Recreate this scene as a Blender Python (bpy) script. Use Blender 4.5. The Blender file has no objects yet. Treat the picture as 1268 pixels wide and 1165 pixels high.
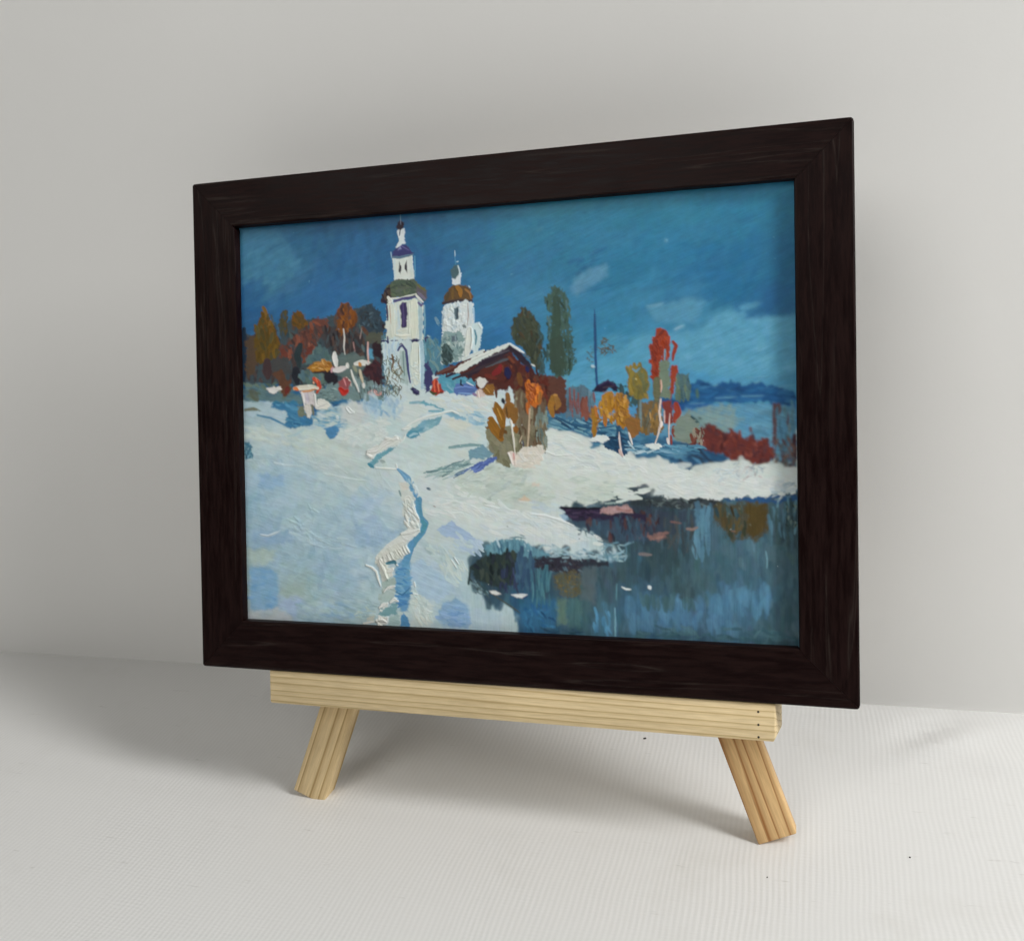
import bpy, bmesh, math, random
import numpy as np
from mathutils import Vector, Matrix

SC = bpy.context.scene
COL = SC.collection
LEAN = math.radians(14.0)
CL, SL = math.cos(LEAN), math.sin(LEAN)
Z0 = 0.06505                      # height of the ledge's top edge at the frame's front face
W_OUT, H_OUT = 0.28364, 0.22      # outside of the frame
IN_L, IN_R, IN_T, IN_B = 0.02175, 0.02143, 0.02087, 0.02192
T_FRAME = 0.015

# ------------------------------------------------------------------ helpers
def tag(o, label=None, cat=None, group=None, kind=None):
    if label: o['label'] = label
    if cat: o['category'] = cat
    if group: o['group'] = group
    if kind: o['kind'] = kind
    return o

def link(name, me, mat=None, parent=None, smooth=False):
    o = bpy.data.objects.new(name, me)
    COL.objects.link(o)
    if mat: me.materials.append(mat)
    if parent: o.parent = parent
    if smooth:
        for p in me.polygons: p.use_smooth = True
    return o

def bm_obj(name, bm, mat=None, parent=None, smooth=False):
    me = bpy.data.meshes.new(name)
    bmesh.ops.recalc_face_normals(bm, faces=bm.faces)
    bm.to_mesh(me); bm.free()
    return link(name, me, mat, parent, smooth)

def empty(name, loc=(0, 0, 0), rot=(0, 0, 0)):
    o = bpy.data.objects.new(name, None)
    o.empty_display_size = 0.02
    o.location = loc; o.rotation_euler = rot
    COL.objects.link(o)
    return o

def prism(poly, y0, y1, bevel=0.0, seg=2):
    """outline (x,z) extruded along y"""
    bm = bmesh.new()
    a = [bm.verts.new((x, y0, z)) for x, z in poly]
    b = [bm.verts.new((x, y1, z)) for x, z in poly]
    n = len(poly)
    bm.faces.new(a); bm.faces.new(b[::-1])
    for i in range(n):
        bm.faces.new((a[i], b[i], b[(i + 1) % n], a[(i + 1) % n]))
    bmesh.ops.recalc_face_normals(bm, faces=bm.faces)
    if bevel:
        bmesh.ops.bevel(bm, geom=list(bm.edges), offset=bevel, segments=seg, profile=0.5, affect='EDGES')
    return bm

class NT:
    def __init__(self, name):
        self.m = bpy.data.materials.new(name); self.m.use_nodes = True
        self.t = self.m.node_tree; self.n = self.t.nodes; self.l = self.t.links
        self.b = self.n['Principled BSDF']
    def add(self, typ, **kw):
        nd = self.n.new(typ)
        for k, v in kw.items():
            if k.startswith('i_'):
                key = k[2:]
                nd.inputs[int(key) if key.isdigit() else key.replace('_', ' ')].default_value = v
            else: setattr(nd, k, v)
        return nd
    def L(self, a, b): self.l.new(a, b)
    def ramp(self, src, stops, interp='LINEAR'):
        r = self.n.new('ShaderNodeValToRGB'); r.color_ramp.interpolation = interp
        e = r.color_ramp.elements
        while len(e) < len(stops): e.new(0.5)
        for i, (p, c) in enumerate(stops):
            e[i].position = p; e[i].color = (*c, 1) if len(c) == 3 else c
        self.L(src, r.inputs[0]); return r
    def mix(self, fac, a, b, mode='MIX'):
        m = self.n.new('ShaderNodeMix'); m.data_type = 'RGBA'; m.blend_type = mode
        for s, v in ((m.inputs[0], fac), (m.inputs[6], a), (m.inputs[7], b)):
            if hasattr(v, 'links'): self.L(v, s)
            elif isinstance(v, (int, float)): s.default_value = v
            else: s.default_value = (*v, 1)
        return m.outputs[2]
    def math(self, op, a, b=None):
        m = self.n.new('ShaderNodeMath'); m.operation = op
        for i, v in enumerate((a, b)):
            if v is None: continue
            if hasattr(v, 'links'): self.L(v, m.inputs[i])
            else: m.inputs[i].default_value = v
        return m.outputs[0]
    def bump(self, h, strength, dist):
        b = self.n.new('ShaderNodeBump'); b.inputs['Strength'].default_value = strength
        b.inputs['Distance'].default_value = dist
        self.L(h, b.inputs['Height']); self.L(b.outputs[0], self.b.inputs['Normal']); return b

def lin(c):
    c = np.asarray(c, float) / 255.0
    return np.where(c <= 0.04045, c / 12.92, ((c + 0.055) / 1.055) ** 2.4)

# ------------------------------------------------------------------ materials
def mat_wall():
    k = NT('wall_paint'); co = k.add('ShaderNodeTexCoord')
    n1 = k.add('ShaderNodeTexNoise', i_Scale=600.0, i_Detail=4.0); k.L(co.outputs['Object'], n1.inputs['Vector'])
    n2 = k.add('ShaderNodeTexNoise', i_Scale=5.0, i_Detail=3.0); k.L(co.outputs['Object'], n2.inputs['Vector'])
    r = k.ramp(n2.outputs[0], [(0.3, (0.815, 0.811, 0.795)), (0.7, (0.845, 0.841, 0.825))])
    k.L(r.outputs[0], k.b.inputs['Base Color'])
    k.b.inputs['Roughness'].default_value = 0.65
    k.b.inputs['Specular IOR Level'].default_value = 0.25
    k.bump(n1.outputs[0], 0.06, 0.0005)
    return k.m

def mat_table():
    k = NT('ribbed_white_vinyl'); co = k.add('ShaderNodeTexCoord')
    # slow wander so that the ribs are not ruler-straight
    wn = k.add('ShaderNodeTexNoise', i_Scale=9.0, i_Detail=2.0); k.L(co.outputs['Object'], wn.inputs['Vector'])
    wo = k.math('MULTIPLY', k.math('SUBTRACT', wn.outputs[0], 0.5), 0.012)
    sx = k.add('ShaderNodeSeparateXYZ'); k.L(co.outputs['Object'], sx.inputs[0])
    x = k.math('ADD', sx.outputs[0], wo)
    ph = k.math('MULTIPLY', x, 2 * math.pi / RIB)
    rib = k.math('SINE', ph)
    rib = k.math('ADD', k.math('MULTIPLY', rib, 0.5), 0.5)
    # weave across the ribs
    fn = k.add('ShaderNodeTexNoise', i_Scale=1.0, i_Detail=2.0)
    mp = k.add('ShaderNodeMapping'); mp.inputs['Scale'].default_value = (300, 1000, 1)
    k.L(co.outputs['Object'], mp.inputs[0]); k.L(mp.outputs[0], fn.inputs['Vector'])
    cross = k.math('SINE', k.math('MULTIPLY', sx.outputs[1], 2 * math.pi / 0.0019))
    h = k.math('ADD', rib, k.math('MULTIPLY', fn.outputs[0], 0.75))
    h = k.math('ADD', h, k.math('MULTIPLY', cross, 0.05))
    # where the ribs are worn flat
    pn = k.add('ShaderNodeTexNoise', i_Scale=14.0, i_Detail=4.0); k.L(co.outputs['Object'], pn.inputs['Vector'])
    pr = k.ramp(pn.outputs[0], [(0.34, (0.25,) * 3), (0.64, (1.0,) * 3)])
    h = k.math('MULTIPLY', h, pr.outputs[0])
    # colour: valleys slightly darker than the ribs, faint stains and scuffs
    base = k.mix(k.math('MULTIPLY', rib, 1.0), (0.700, 0.697, 0.685), (0.728, 0.725, 0.714))
    st = k.add('ShaderNodeTexNoise', i_Scale=18.0, i_Detail=6.0, i_Roughness=0.65); k.L(co.outputs['Object'], st.inputs['Vector'])
    sr = k.ramp(st.outputs[0], [(0.56, (0, 0, 0)), (0.78, (1, 1, 1))])
    base = k.mix(k.math('MULTIPLY', sr.outputs[0], 0.22), base, (0.52, 0.50, 0.45))
    sc = k.add('ShaderNodeTexNoise', i_Scale=1.0, i_Detail=4.0, i_Roughness=0.7)
    m2 = k.add('ShaderNodeMapping'); m2.inputs['Scale'].default_value = (45, 260, 1); m2.inputs['Rotation'].default_value = (0, 0, 0.12)
    k.L(co.outputs['Object'], m2.inputs[0]); k.L(m2.outputs[0], sc.inputs['Vector'])
    s2 = k.ramp(sc.outputs[0], [(0.655, (0, 0, 0)), (0.74, (1, 1, 1))])
    base = k.mix(k.math('MULTIPLY', s2.outputs[0], 0.35), base, (0.30, 0.29, 0.26))
    k.L(base, k.b.inputs['Base Color'])
    k.b.inputs['Roughness'].default_value = 0.5
    k.b.inputs['Specular IOR Level'].default_value = 0.35
    k.bump(h, 0.16, 0.00035)
    return k.m

def mat_frame():
    k = NT('dark_stained_wood'); co = k.add('ShaderNodeTexCoord')
    oi = k.add('ShaderNodeObjectInfo')
    off = k.add('ShaderNodeVectorMath', operation='ADD')
    rnd = k.add('ShaderNodeCombineXYZ')
    for i in range(3): k.L(k.math('MULTIPLY', oi.outputs['Random'], 3.0 + i), rnd.inputs[i])
    k.L(co.outputs['Object'], off.inputs[0]); k.L(rnd.outputs[0], off.inputs[1])
    # long grain: rail's own x runs along its length
    mp = k.add('ShaderNodeMapping'); mp.inputs['Scale'].default_value = (60, 620, 620)
    k.L(off.outputs[0], mp.inputs[0])
    g = k.add('ShaderNodeTexNoise', i_Scale=1.0, i_Detail=6.0, i_Roughness=0.72, i_Distortion=0.3); k.L(mp.outputs[0], g.inputs['Vector'])
    m2 = k.add('ShaderNodeMapping'); m2.inputs['Scale'].default_value = (6, 150, 150)
    k.L(off.outputs[0], m2.inputs[0])
    b = k.add('ShaderNodeTexNoise', i_Scale=1.0, i_Detail=2.0, i_Distortion=0.6); k.L(m2.outputs[0], b.inputs['Vector'])
    bands = k.math('PINGPONG', k.math('MULTIPLY', b.outputs[0], 7.0), 1.0)
    lines = k.ramp(bands, [(0.0, (1, 1, 1)), (0.09, (0.18,) * 3), (0.3, (0, 0, 0))])
    gc = k.ramp(g.outputs[0], [(0.42, (0, 0, 0)), (0.60, (1, 1, 1))])
    c = k.mix(gc.outputs[0], (0.0056, 0.0009, 0.0008), (0.0130, 0.0042, 0.0034))
    lm = k.math('MULTIPLY', lines.outputs[0], k.math('ADD', k.math('MULTIPLY', gc.outputs[0], 0.75), 0.25))
    c = k.mix(k.math('MULTIPLY', lm, 0.65), c, (0.034, 0.026, 0.022))
    # specks of dust and pale nicks
    dn = k.add('ShaderNodeTexVoronoi', i_Scale=210.0); k.L(off.outputs[0], dn.inputs['Vector'])
    dr = k.ramp(dn.outputs['Distance'], [(0.03, (1, 1, 1)), (0.07, (0, 0, 0))])
    sel = k.ramp(dn.outputs['Color'], [(0.90, (0, 0, 0)), (0.93, (1, 1, 1))])
    c = k.mix(k.math('MULTIPLY', k.math('MULTIPLY', dr.outputs[0], sel.outputs[0]), 0.5), c, (0.22, 0.2, 0.18))
    k.L(c, k.b.inputs['Base Color'])
    rr = k.ramp(g.outputs[0], [(0.38, (0.36,) * 3), (0.62, (0.52,) * 3)])
    k.L(rr.outputs[0], k.b.inputs['Roughness'])
    k.b.inputs['Specular IOR Level'].default_value = 0.12
    hh = k.math('ADD', g.outputs[0], k.math('MULTIPLY', lines.outputs[0], 0.4))
    k.bump(hh, 0.3, 0.0002)
    return k.m

def mat_pine(name, light, dark, ring=0.0030, across='z', seed=0.0, wob=1.0, soft=0.35):
    """pine: the piece's own x runs along the grain"""
    k = NT(name); co = k.add('ShaderNodeTexCoord')
    ad = k.add('ShaderNodeVectorMath', operation='ADD'); ad.inputs[1].default_value = (seed, seed * 0.37, seed * 0.61)
    k.L(co.outputs['Object'], ad.inputs[0])
    mp = k.add('ShaderNodeMapping'); mp.inputs['Scale'].default_value = (6, 150, 150)
    k.L(ad.outputs[0], mp.inputs[0])
    w = k.add('ShaderNodeTexNoise', i_Scale=1.0, i_Detail=2.0); k.L(mp.outputs[0], w.inputs['Vector'])
    sp = k.add('ShaderNodeSeparateXYZ'); k.L(ad.outputs[0], sp.inputs[0])
    v = k.math('ADD', sp.outputs[2], k.math('MULTIPLY', sp.outputs[1], 0.35))
    v = k.math('ADD', v, k.math('MULTIPLY', sp.outputs[0], 0.012))
    v = k.math('ADD', v, k.math('MULTIPLY', w.outputs[0], 0.0022 * wob))
    m5 = k.add('ShaderNodeMapping'); m5.inputs['Scale'].default_value = (1.5, 230, 230); k.L(ad.outputs[0], m5.inputs[0])
    w5 = k.add('ShaderNodeTexNoise', i_Scale=1.0, i_Detail=1.0); k.L(m5.outputs[0], w5.inputs['Vector'])
    v = k.math('ADD', v, k.math('MULTIPLY', w5.outputs[0], 0.0042 * wob))
    f = k.math('FRACT', k.math('DIVIDE', v, ring))
    # early wood slowly darkens to a sharp late-wood line
    r = k.ramp(f, [(0.0, light), (soft, tuple(a * 0.94 for a in light)), (0.74, tuple(0.62 * a + 0.38 * b for a, b in zip(light, dark))), (0.86, dark), (0.95, tuple(0.5 * (a + b) for a, b in zip(light, dark))), (1.0, light)])
    m3 = k.add('ShaderNodeMapping'); m3.inputs['Scale'].default_value = (90, 1500, 1500)
    k.L(ad.outputs[0], m3.inputs[0])
    fb = k.add('ShaderNodeTexNoise', i_Scale=1.0, i_Detail=4.0, i_Roughness=0.6); k.L(m3.outputs[0], fb.inputs['Vector'])
    fr = k.ramp(fb.outputs[0], [(0.25, (0.80, 0.77, 0.72)), (0.7, (1.06, 1.05, 1.03))])
    c = k.mix(1.0, r.outputs[0], fr.outputs[0], 'MULTIPLY')
    n4 = k.add('ShaderNodeTexNoise', i_Scale=30.0, i_Detail=3.0); k.L(ad.outputs[0], n4.inputs['Vector'])
    r4 = k.ramp(n4.outputs[0], [(0.3, (0.92, 0.91, 0.88)), (0.7, (1.04, 1.03, 1.0))])
    c = k.mix(1.0, c, r4.outputs[0], 'MULTIPLY')
    k.L(c, k.b.inputs['Base Color'])
    k.b.inputs['Roughness'].default_value = 0.55
    k.b.inputs['Specular IOR Level'].default_value = 0.3
    hh = k.math('ADD', k.math('MULTIPLY', fb.outputs[0], 0.6), k.math('MULTIPLY', f, -0.12))
    k.bump(hh, 0.3, 0.0003)
    return k.m

def mat_plain(name, c, rough=0.6, spec=0.4):
    k = NT(name)
    n = k.add('ShaderNodeTexNoise', i_Scale=900.0, i_Detail=2.0)
    co = k.add('ShaderNodeTexCoord'); k.L(co.outputs['Object'], n.inputs['Vector'])
    r = k.ramp(n.outputs[0], [(0.3, tuple(a * 0.7 for a in c)), (0.7, tuple(min(1, a * 1.25) for a in c))])
    k.L(r.outputs[0], k.b.inputs['Base Color'])
    k.b.inputs['Roughness'].default_value = rough
    k.b.inputs['Specular IOR Level'].default_value = spec
    return k.m

def mat_oil():
    k = NT('oil_paint')
    a = k.add('ShaderNodeVertexColor'); a.layer_name = 'pigment'
    k.L(a.outputs[0], k.b.inputs['Base Color'])
    k.b.inputs['Roughness'].default_value = 0.42
    k.b.inputs['Specular IOR Level'].default_value = 0.28
    return k.m

RIB = 0.00225
WBULGE = 0.005
# ------------------------------------------------------------------ the oil sketch: brush strokes laid on a fine mesh
# Strokes are written in the measured coordinates of a flat survey of the picture and mapped to the panel (metres).
HM = np.array([[4.15303959e-04, -7.00074426e-06, -2.51285083e-01], [2.63303229e-05, -3.98115213e-04, 3.20471884e-01], [3.01570640e-04, -2.12926556e-05, 1.0]])
HI = np.linalg.inv(HM)
KEXP = np.array([0.735, 0.70, 0.67])            # how bright a white sheet stands in the picture's own light
class Oil:
    def __init__(self, s0, s1, t0, t1, step):
        self.nx = int(round((s1 - s0) / step)) + 1; self.ny = int(round((t1 - t0) / step)) + 1
        self.s = np.linspace(s0, s1, self.nx); self.t = np.linspace(t1, t0, self.ny)
        S, T = np.meshgrid(self.s, self.t); self.S, self.T = S, T
        d = HI[2, 0] * S + HI[2, 1] * T + HI[2, 2]
        self.U = (HI[0, 0] * S + HI[0, 1] * T + HI[0, 2]) / d
        self.V = (HI[1, 0] * S + HI[1, 1] * T + HI[1, 2]) / d
        self.C = np.zeros((self.ny, self.nx, 3)); self.H = np.zeros((self.ny, self.nx))
        self.rng = np.random.default_rng(7)
        self.tab = self.rng.random((256, 256))
        self.q = (0, 0, 1.0)
    def noise(self, x, y, seed=0):
        x = x + seed * 17.31; y = y + seed * 9.77
        xi = np.floor(x).astype(int); yi = np.floor(y).astype(int)
        fx = x - xi; fy = y - yi
        fx = fx * fx * (3 - 2 * fx); fy = fy * fy * (3 - 2 * fy)
        a = self.tab[yi & 255, xi & 255]; b = self.tab[yi & 255, (xi + 1) & 255]
        c = self.tab[(yi + 1) & 255, xi & 255]; d = self.tab[(yi + 1) & 255, (xi + 1) & 255]
        return (a * (1 - fx) + b * fx) * (1 - fy) + (c * (1 - fx) + d * fx) * fy
    def win(self, P, pad):
        u0, v0 = P.min(0) - pad; u1, v1 = P.max(0) + pad
        st = []
        for u, v in ((u0, v0), (u1, v0), (u1, v1), (u0, v1)):
            w = HM @ np.array([u, v, 1.0]); st.append(w[:2] / w[2])
        st = np.array(st)
        j0 = np.searchsorted(self.s, st[:, 0].min()); j1 = np.searchsorted(self.s, st[:, 0].max())
        i0 = np.searchsorted(-self.t, -st[:, 1].max()); i1 = np.searchsorted(-self.t, -st[:, 1].min())
        if j1 - j0 < 1 or i1 - i0 < 1: return None
        return (slice(i0, i1), slice(j0, j1))
    def P(self, pts):
        x, y, k = self.q
        return np.array(pts, float) * k + np.array([x, y])
    def lay(self, sl, m, col, tex, br, hgt, hh):
        c = lin(col) * 1.0
        cc = c[None, None, :] * (1 + br * (tex[..., None] - 0.5) * 2) if br else np.broadcast_to(c, m.shape + (3,))
        self.C[sl] = self.C[sl] * (1 - m[..., None]) + cc * m[..., None]
        if hgt: self.H[sl] = self.H[sl] * (1 - 0.75 * m) + (self.H[sl] * 0.25 + hh * hgt) * m
    def stroke(self, pts, w, col, op=1.0, br=0.12, dry=0.0, h=0.05, taper=(0.8, 0.55), edge=0.7, fil=1.1, raw=False):
        k = 1.0 if raw else self.q[2]
        P = np.array(pts, float) if raw else self.P(pts)
        w = w * k
        sl = self.win(P, w * 0.75 + 2)
        if sl is None: return
        U, V = self.U[sl], self.V[sl]
        seg = np.diff(P, axis=0); ln = np.hypot(seg[:, 0], seg[:, 1]) + 1e-6; cum = np.concatenate([[0], np.cumsum(ln)])
        best = np.full(U.shape, 1e9); A = np.zeros(U.shape); D = np.zeros(U.shape)
        for i in range(len(seg)):
            dx, dy = seg[i] / ln[i]
            ru, rv = U - P[i, 0], V - P[i, 1]
            al = ru * dx + rv * dy
            ac = np.clip(al, 0, ln[i])
            if i == 0: pass
            la = -ru * dy + rv * dx
            d2 = np.hypot(ru - ac * dx, rv - ac * dy)
            up = d2 < best
            best = np.where(up, d2, best); A = np.where(up, cum[i] + al, A); D = np.where(up, np.where(np.abs(al - ac) < 1e-6, la, np.sign(la + 1e-9) * d2), D)
        L = cum[-1]; sd = int(self.rng.integers(1, 9999))
        f = np.clip(A / L, 0, 1)
        prof = np.minimum(1, taper[0] + (1 - taper[0]) * f / 0.25) * np.minimum(1, taper[1] + (1 - taper[1]) * (1 - f) / 0.35)
        e1 = self.noise(A / max(3, w * 0.6), np.sign(D) * 3.3, sd)
        r = w / 2 * prof * (0.86 + 0.28 * e1)
        m = np.clip((r - best) / edge + 0.5, 0, 1)
        tex = 0.6 * self.noise(D / fil, A / 16, sd) + 0.4 * self.noise(D / (fil * .45), A / 8, sd + 3)
        if dry:
            gr = self.noise(U / 1.3, V / 1.3, sd + 5)
            th = dry * (0.45 + 0.75 * f)
            m = m * np.clip((0.65 * tex + 0.35 * gr - th * 0.72) / 0.10, 0, 1)
        m = m * op
        rid = np.exp(-((r - best) / 1.3) ** 2)
        self.lay(sl, m, col, tex, br, h, 0.25 + 0.8 * tex + 0.55 * rid)
    def poly(self, pts, col, ang=0.0, rough=1.5, br=0.10, dry=0.0, h=0.04, op=1.0, soft=0.8, fil=1.2, raw=False):
        P = np.array(pts, float) if raw else self.P(pts)
        if not raw and 0.1 < self.q[2] < 0.2: rough *= 0.55
        sl = self.win(P, rough + soft + 2)
        if sl is None: return
        U, V = self.U[sl], self.V[sl]; sd = int(self.rng.integers(1, 9999))
        Un = U + rough * (2 * self.noise(U / 5, V / 5, sd) - 1) + rough * 0.7 * (2 * self.noise(U / 1.8, V / 1.8, sd + 1) - 1)
        Vn = V + rough * (2 * self.noise(U / 5, V / 5, sd + 2) - 1) + rough * 0.7 * (2 * self.noise(U / 1.8, V / 1.8, sd + 3) - 1)
        ins = np.zeros(U.shape, bool); dm = np.full(U.shape, 1e9)
        n = len(P)
        for i in range(n):
            x1, y1 = P[i]; x2, y2 = P[(i + 1) % n]
            cnd = ((y1 > Vn) != (y2 > Vn)) & (Un < (x2 - x1) * (Vn - y1) / (y2 - y1 + 1e-12) + x1)
            ins ^= cnd
            L2 = (x2 - x1) ** 2 + (y2 - y1) ** 2 + 1e-9
            tt = np.clip(((Un - x1) * (x2 - x1) + (Vn - y1) * (y2 - y1)) / L2, 0, 1)
            dm = np.minimum(dm, np.hypot(Un - x1 - tt * (x2 - x1), Vn - y1 - tt * (y2 - y1)))
        sdist = np.where(ins, dm, -dm)
        m = np.clip(sdist / (2 * soft) + 0.5, 0, 1)
        a = math.radians(ang); ca, sa = math.cos(a), math.sin(a)
        al = U * ca + V * sa; la = -U * sa + V * ca
        bend = 4 * self.noise(U / 20, V / 20, sd + 6)
        tex = 0.6 * self.noise((la + bend) / fil, al / 15, sd + 4) + 0.4 * self.noise((la + bend) / (fil * .45), al / 7, sd + 5)
        if dry:
            gr = self.noise(U / 1.2, V / 1.2, sd + 7)
            m = m * np.clip((0.5 * tex + 0.5 * gr - dry * 0.72) / 0.10, 0, 1)
        rid = np.exp(-(np.maximum(sdist, 0) / 1.3) ** 2)
        self.lay(sl, m * op, col, tex, br, h, 0.25 + 0.8 * tex + 0.4 * rid)
    def blend(self, mask=None, n=1):
        """wet paint pulled together: softens the colour joins laid so far"""
        for _ in range(n):
            for A in (self.C,):
                B = A.copy()
                B[1:-1] = (A[:-2] + 2 * A[1:-1] + A[2:]) / 4
                D_ = B.copy(); D_[:, 1:-1] = (B[:, :-2] + 2 * B[:, 1:-1] + B[:, 2:]) / 4
                A[:] = D_ if mask is None else A + (D_ - A) * mask[..., None]
    def inside(self, P, x, y):
        r = False; n = len(P)
        for i in range(n):
            x1, y1 = P[i]; x2, y2 = P[(i + 1) % n]
            if (y1 > y) != (y2 > y) and x < (x2 - x1) * (y - y1) / (y2 - y1) + x1: r = not r
        return r
    def dabs(self, pts, cols, n, ln, w, ang, aj=15, jit=8, raw=False, **kw):
        P = np.array(pts, float) if raw else self.P(pts)
        k = 1.0 if raw else self.q[2]
        a0, a1 = P.min(0), P.max(0); g = self.rng; done = 0; tries = 0
        while done < n and tries < n * 30:
            tries += 1
            x, y = a0 + (a1 - a0) * g.random(2)
            if not self.inside(P, x, y): continue
            done += 1
            a = math.radians(ang + g.normal() * aj); l = ln * k * g.uniform(0.6, 1.3) / 2
            c = np.array(cols[int(g.integers(len(cols)))], float) + g.normal() * jit
            d = np.array([math.cos(a), math.sin(a)]) * l; bend = np.array([-d[1], d[0]]) * g.normal() * 0.12
            self.stroke([(x - d[0], y - d[1]), (x + bend[0], y + bend[1]), (x + d[0], y + d[1])], w * k * g.uniform(0.7, 1.3), np.clip(c, 2, 250), raw=True, **kw)
    def field(self, pts, p=3.0):
        """colour plan of a big area: blend of sampled paint colours"""
        num = np.zeros(self.U.shape + (3,)); den = np.zeros(self.U.shape)
        for (u, v), c in pts:
            w = 1.0 / (((self.U - u) ** 2 + (self.V - v) ** 2 + 60.0) ** (p / 2))
            num += w[..., None] * np.array(c, float); den += w
        return num / den[..., None]
    def brush_field(self, F, pts, n, ln, w, angf, aj, jit, **kw):
        P = np.array(pts, float); a0, a1 = P.min(0), P.max(0); g = self.rng; done = 0
        while done < n:
            x, y = a0 + (a1 - a0) * g.random(2)
            if not self.inside(P, x, y): continue
            done += 1
            q = HM @ np.array([x, y, 1.0]); q = q[:2] / q[2]
            j = min(max(np.searchsorted(self.s, q[0]), 0), self.nx - 1); i = min(max(np.searchsorted(-self.t, -q[1]), 0), self.ny - 1)
            c = F[i, j] + g.normal() * jit + g.normal(size=3) * jit * 0.35
            a = math.radians(angf(x, y) + g.normal() * aj); l = ln * g.uniform(0.5, 1.4) / 2
            d = np.array([math.cos(a), math.sin(a)]) * l; bend = np.array([-d[1], d[0]]) * g.normal() * 0.15
            self.stroke([(x - d[0], y - d[1]), (x + bend[0], y + bend[1]), (x + d[0], y + d[1])], w * g.uniform(0.6, 1.4), np.clip(c, 2, 250), raw=True, **kw)

CROP = dict(A=(290, 255, .1656), B=(450, 255, .1417), C=(600, 220, .1717), D=(790, 210, .1803), E=(290, 370, .1498), F=(450, 360, .142), G=(590, 370, .1974), H=(720, 370, .1803), I=(830, 370, .2231), J=(290, 480, .1498), K=(440, 480, .1577), L=(600, 520, .1577), M=(290, 620, .1498), N=(440, 620, .1459), O=(570, 650, .1656), P=(760, 590, .1893), X=(0, 0, 1.0))

SKY = [((310,295),(64,112,144)),((330,330),(62,110,148)),((370,300),(48,98,138)),((350,340),(68,114,150)),((320,375),(44,92,144)),((400,290),(40,88,128)),((430,330),(44,96,145)),((460,300),(38,90,135)),((400,370),(46,98,152)),((450,380),(50,105,156)),((480,350),(42,98,150)),((540,290),(38,95,138)),((540,330),(40,95,145)),((540,400),(45,100,150)),((600,280),(42,105,142)),((620,300),(48,112,145)),((680,260),(52,118,148)),((750,250),(52,120,152)),((800,250),(50,117,150)),((850,260),(52,120,152)),((900,250),(50,115,151)),((950,240),(54,117,152)),((640,340),(55,110,155)),((615,380),(58,118,165)),((660,370),(68,125,165)),((700,320),(48,112,150)),((760,340),(45,112,152)),((800,320),(46,114,155)),((860,320),(42,107,152)),((900,350),(40,104,150)),((930,330),(42,107,150)),((965,330),(46,105,146)),((800,380),(60,120,160)),((850,380),(60,118,158)),((760,400),(55,120,160)),((780,430),(78,138,173)),((745,460),(90,148,185)),((720,470),(88,145,182)),((860,430),(80,136,172)),((900,410),(84,138,172)),((970,380),(60,112,150)),((960,370),(40,92,143)),((900,450),(88,143,178)),((950,450),(84,136,172)),((870,465),(80,138,180)),((590,440),(48,105,150)),((620,420),(48,108,160)),((690,420),(62,120,160)),((300,450),(40,80,120))]
SNOW = [((320,520),(150,175,180)),((340,510),(160,185,195)),((330,545),(172,195,192)),((400,545),(180,198,188)),((310,570),(155,182,185)),((360,580),(165,190,198)),((420,560),(185,198,188)),((400,600),(160,188,195)),((350,600),(152,181,195)),((330,595),(140,172,195)),((320,620),(138,172,190)),((360,640),(155,185,195)),((420,640),(150,180,192)),((450,620),(150,180,200)),((460,650),(145,175,198)),((320,660),(142,172,186)),((330,665),(134,163,186)),((310,690),(155,178,175)),((340,700),(142,171,186)),((400,700),(142,173,190)),((430,720),(142,171,188)),((370,730),(147,169,166)),((400,760),(150,178,188)),((440,760),(147,173,175)),((320,760),(160,172,172)),((360,750),(146,170,190)),((440,520),(178,195,192)),((480,505),(160,190,205)),((420,540),(182,195,190)),((480,530),(175,200,200)),((500,510),(200,210,200)),((520,560),(185,205,202)),((550,540),(185,205,205)),((560,520),(195,212,215)),((600,510),(190,210,215)),((590,540),(180,205,208)),((570,530),(205,210,195)),((480,560),(185,200,195)),((500,590),(195,212,210)),((440,590),(175,195,190)),((540,600),(200,212,208)),((590,600),(180,195,180)),((620,605),(178,190,175)),((640,610),(175,188,175)),((560,630),(205,215,210)),((600,640),(210,220,215)),((540,660),(180,195,190)),((650,660),(198,211,212)),((680,650),(207,216,213)),((640,630),(185,195,180)),((680,620),(182,194,182)),((650,590),(202,206,188)),((700,560),(217,223,213)),((680,580),(212,221,212)),((720,590),(210,216,206)),((750,600),(197,206,191)),((740,580),(214,221,213)),((780,590),(210,213,202)),((820,590),(207,213,206)),((870,605),(207,213,206)),((930,605),(202,210,205)),((540,690),(165,188,195)),((560,700),(165,190,192)),((530,720),(155,185,205)),((550,730),(155,182,200)),((590,700),(165,190,195)),((520,750),(180,198,192)),((570,760),(160,188,195)),((620,750),(165,190,195)),((600,720),(160,185,192)),((740,680),(175,197,202)),((700,670),(202,213,211)),((780,680),(125,158,172))]
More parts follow.
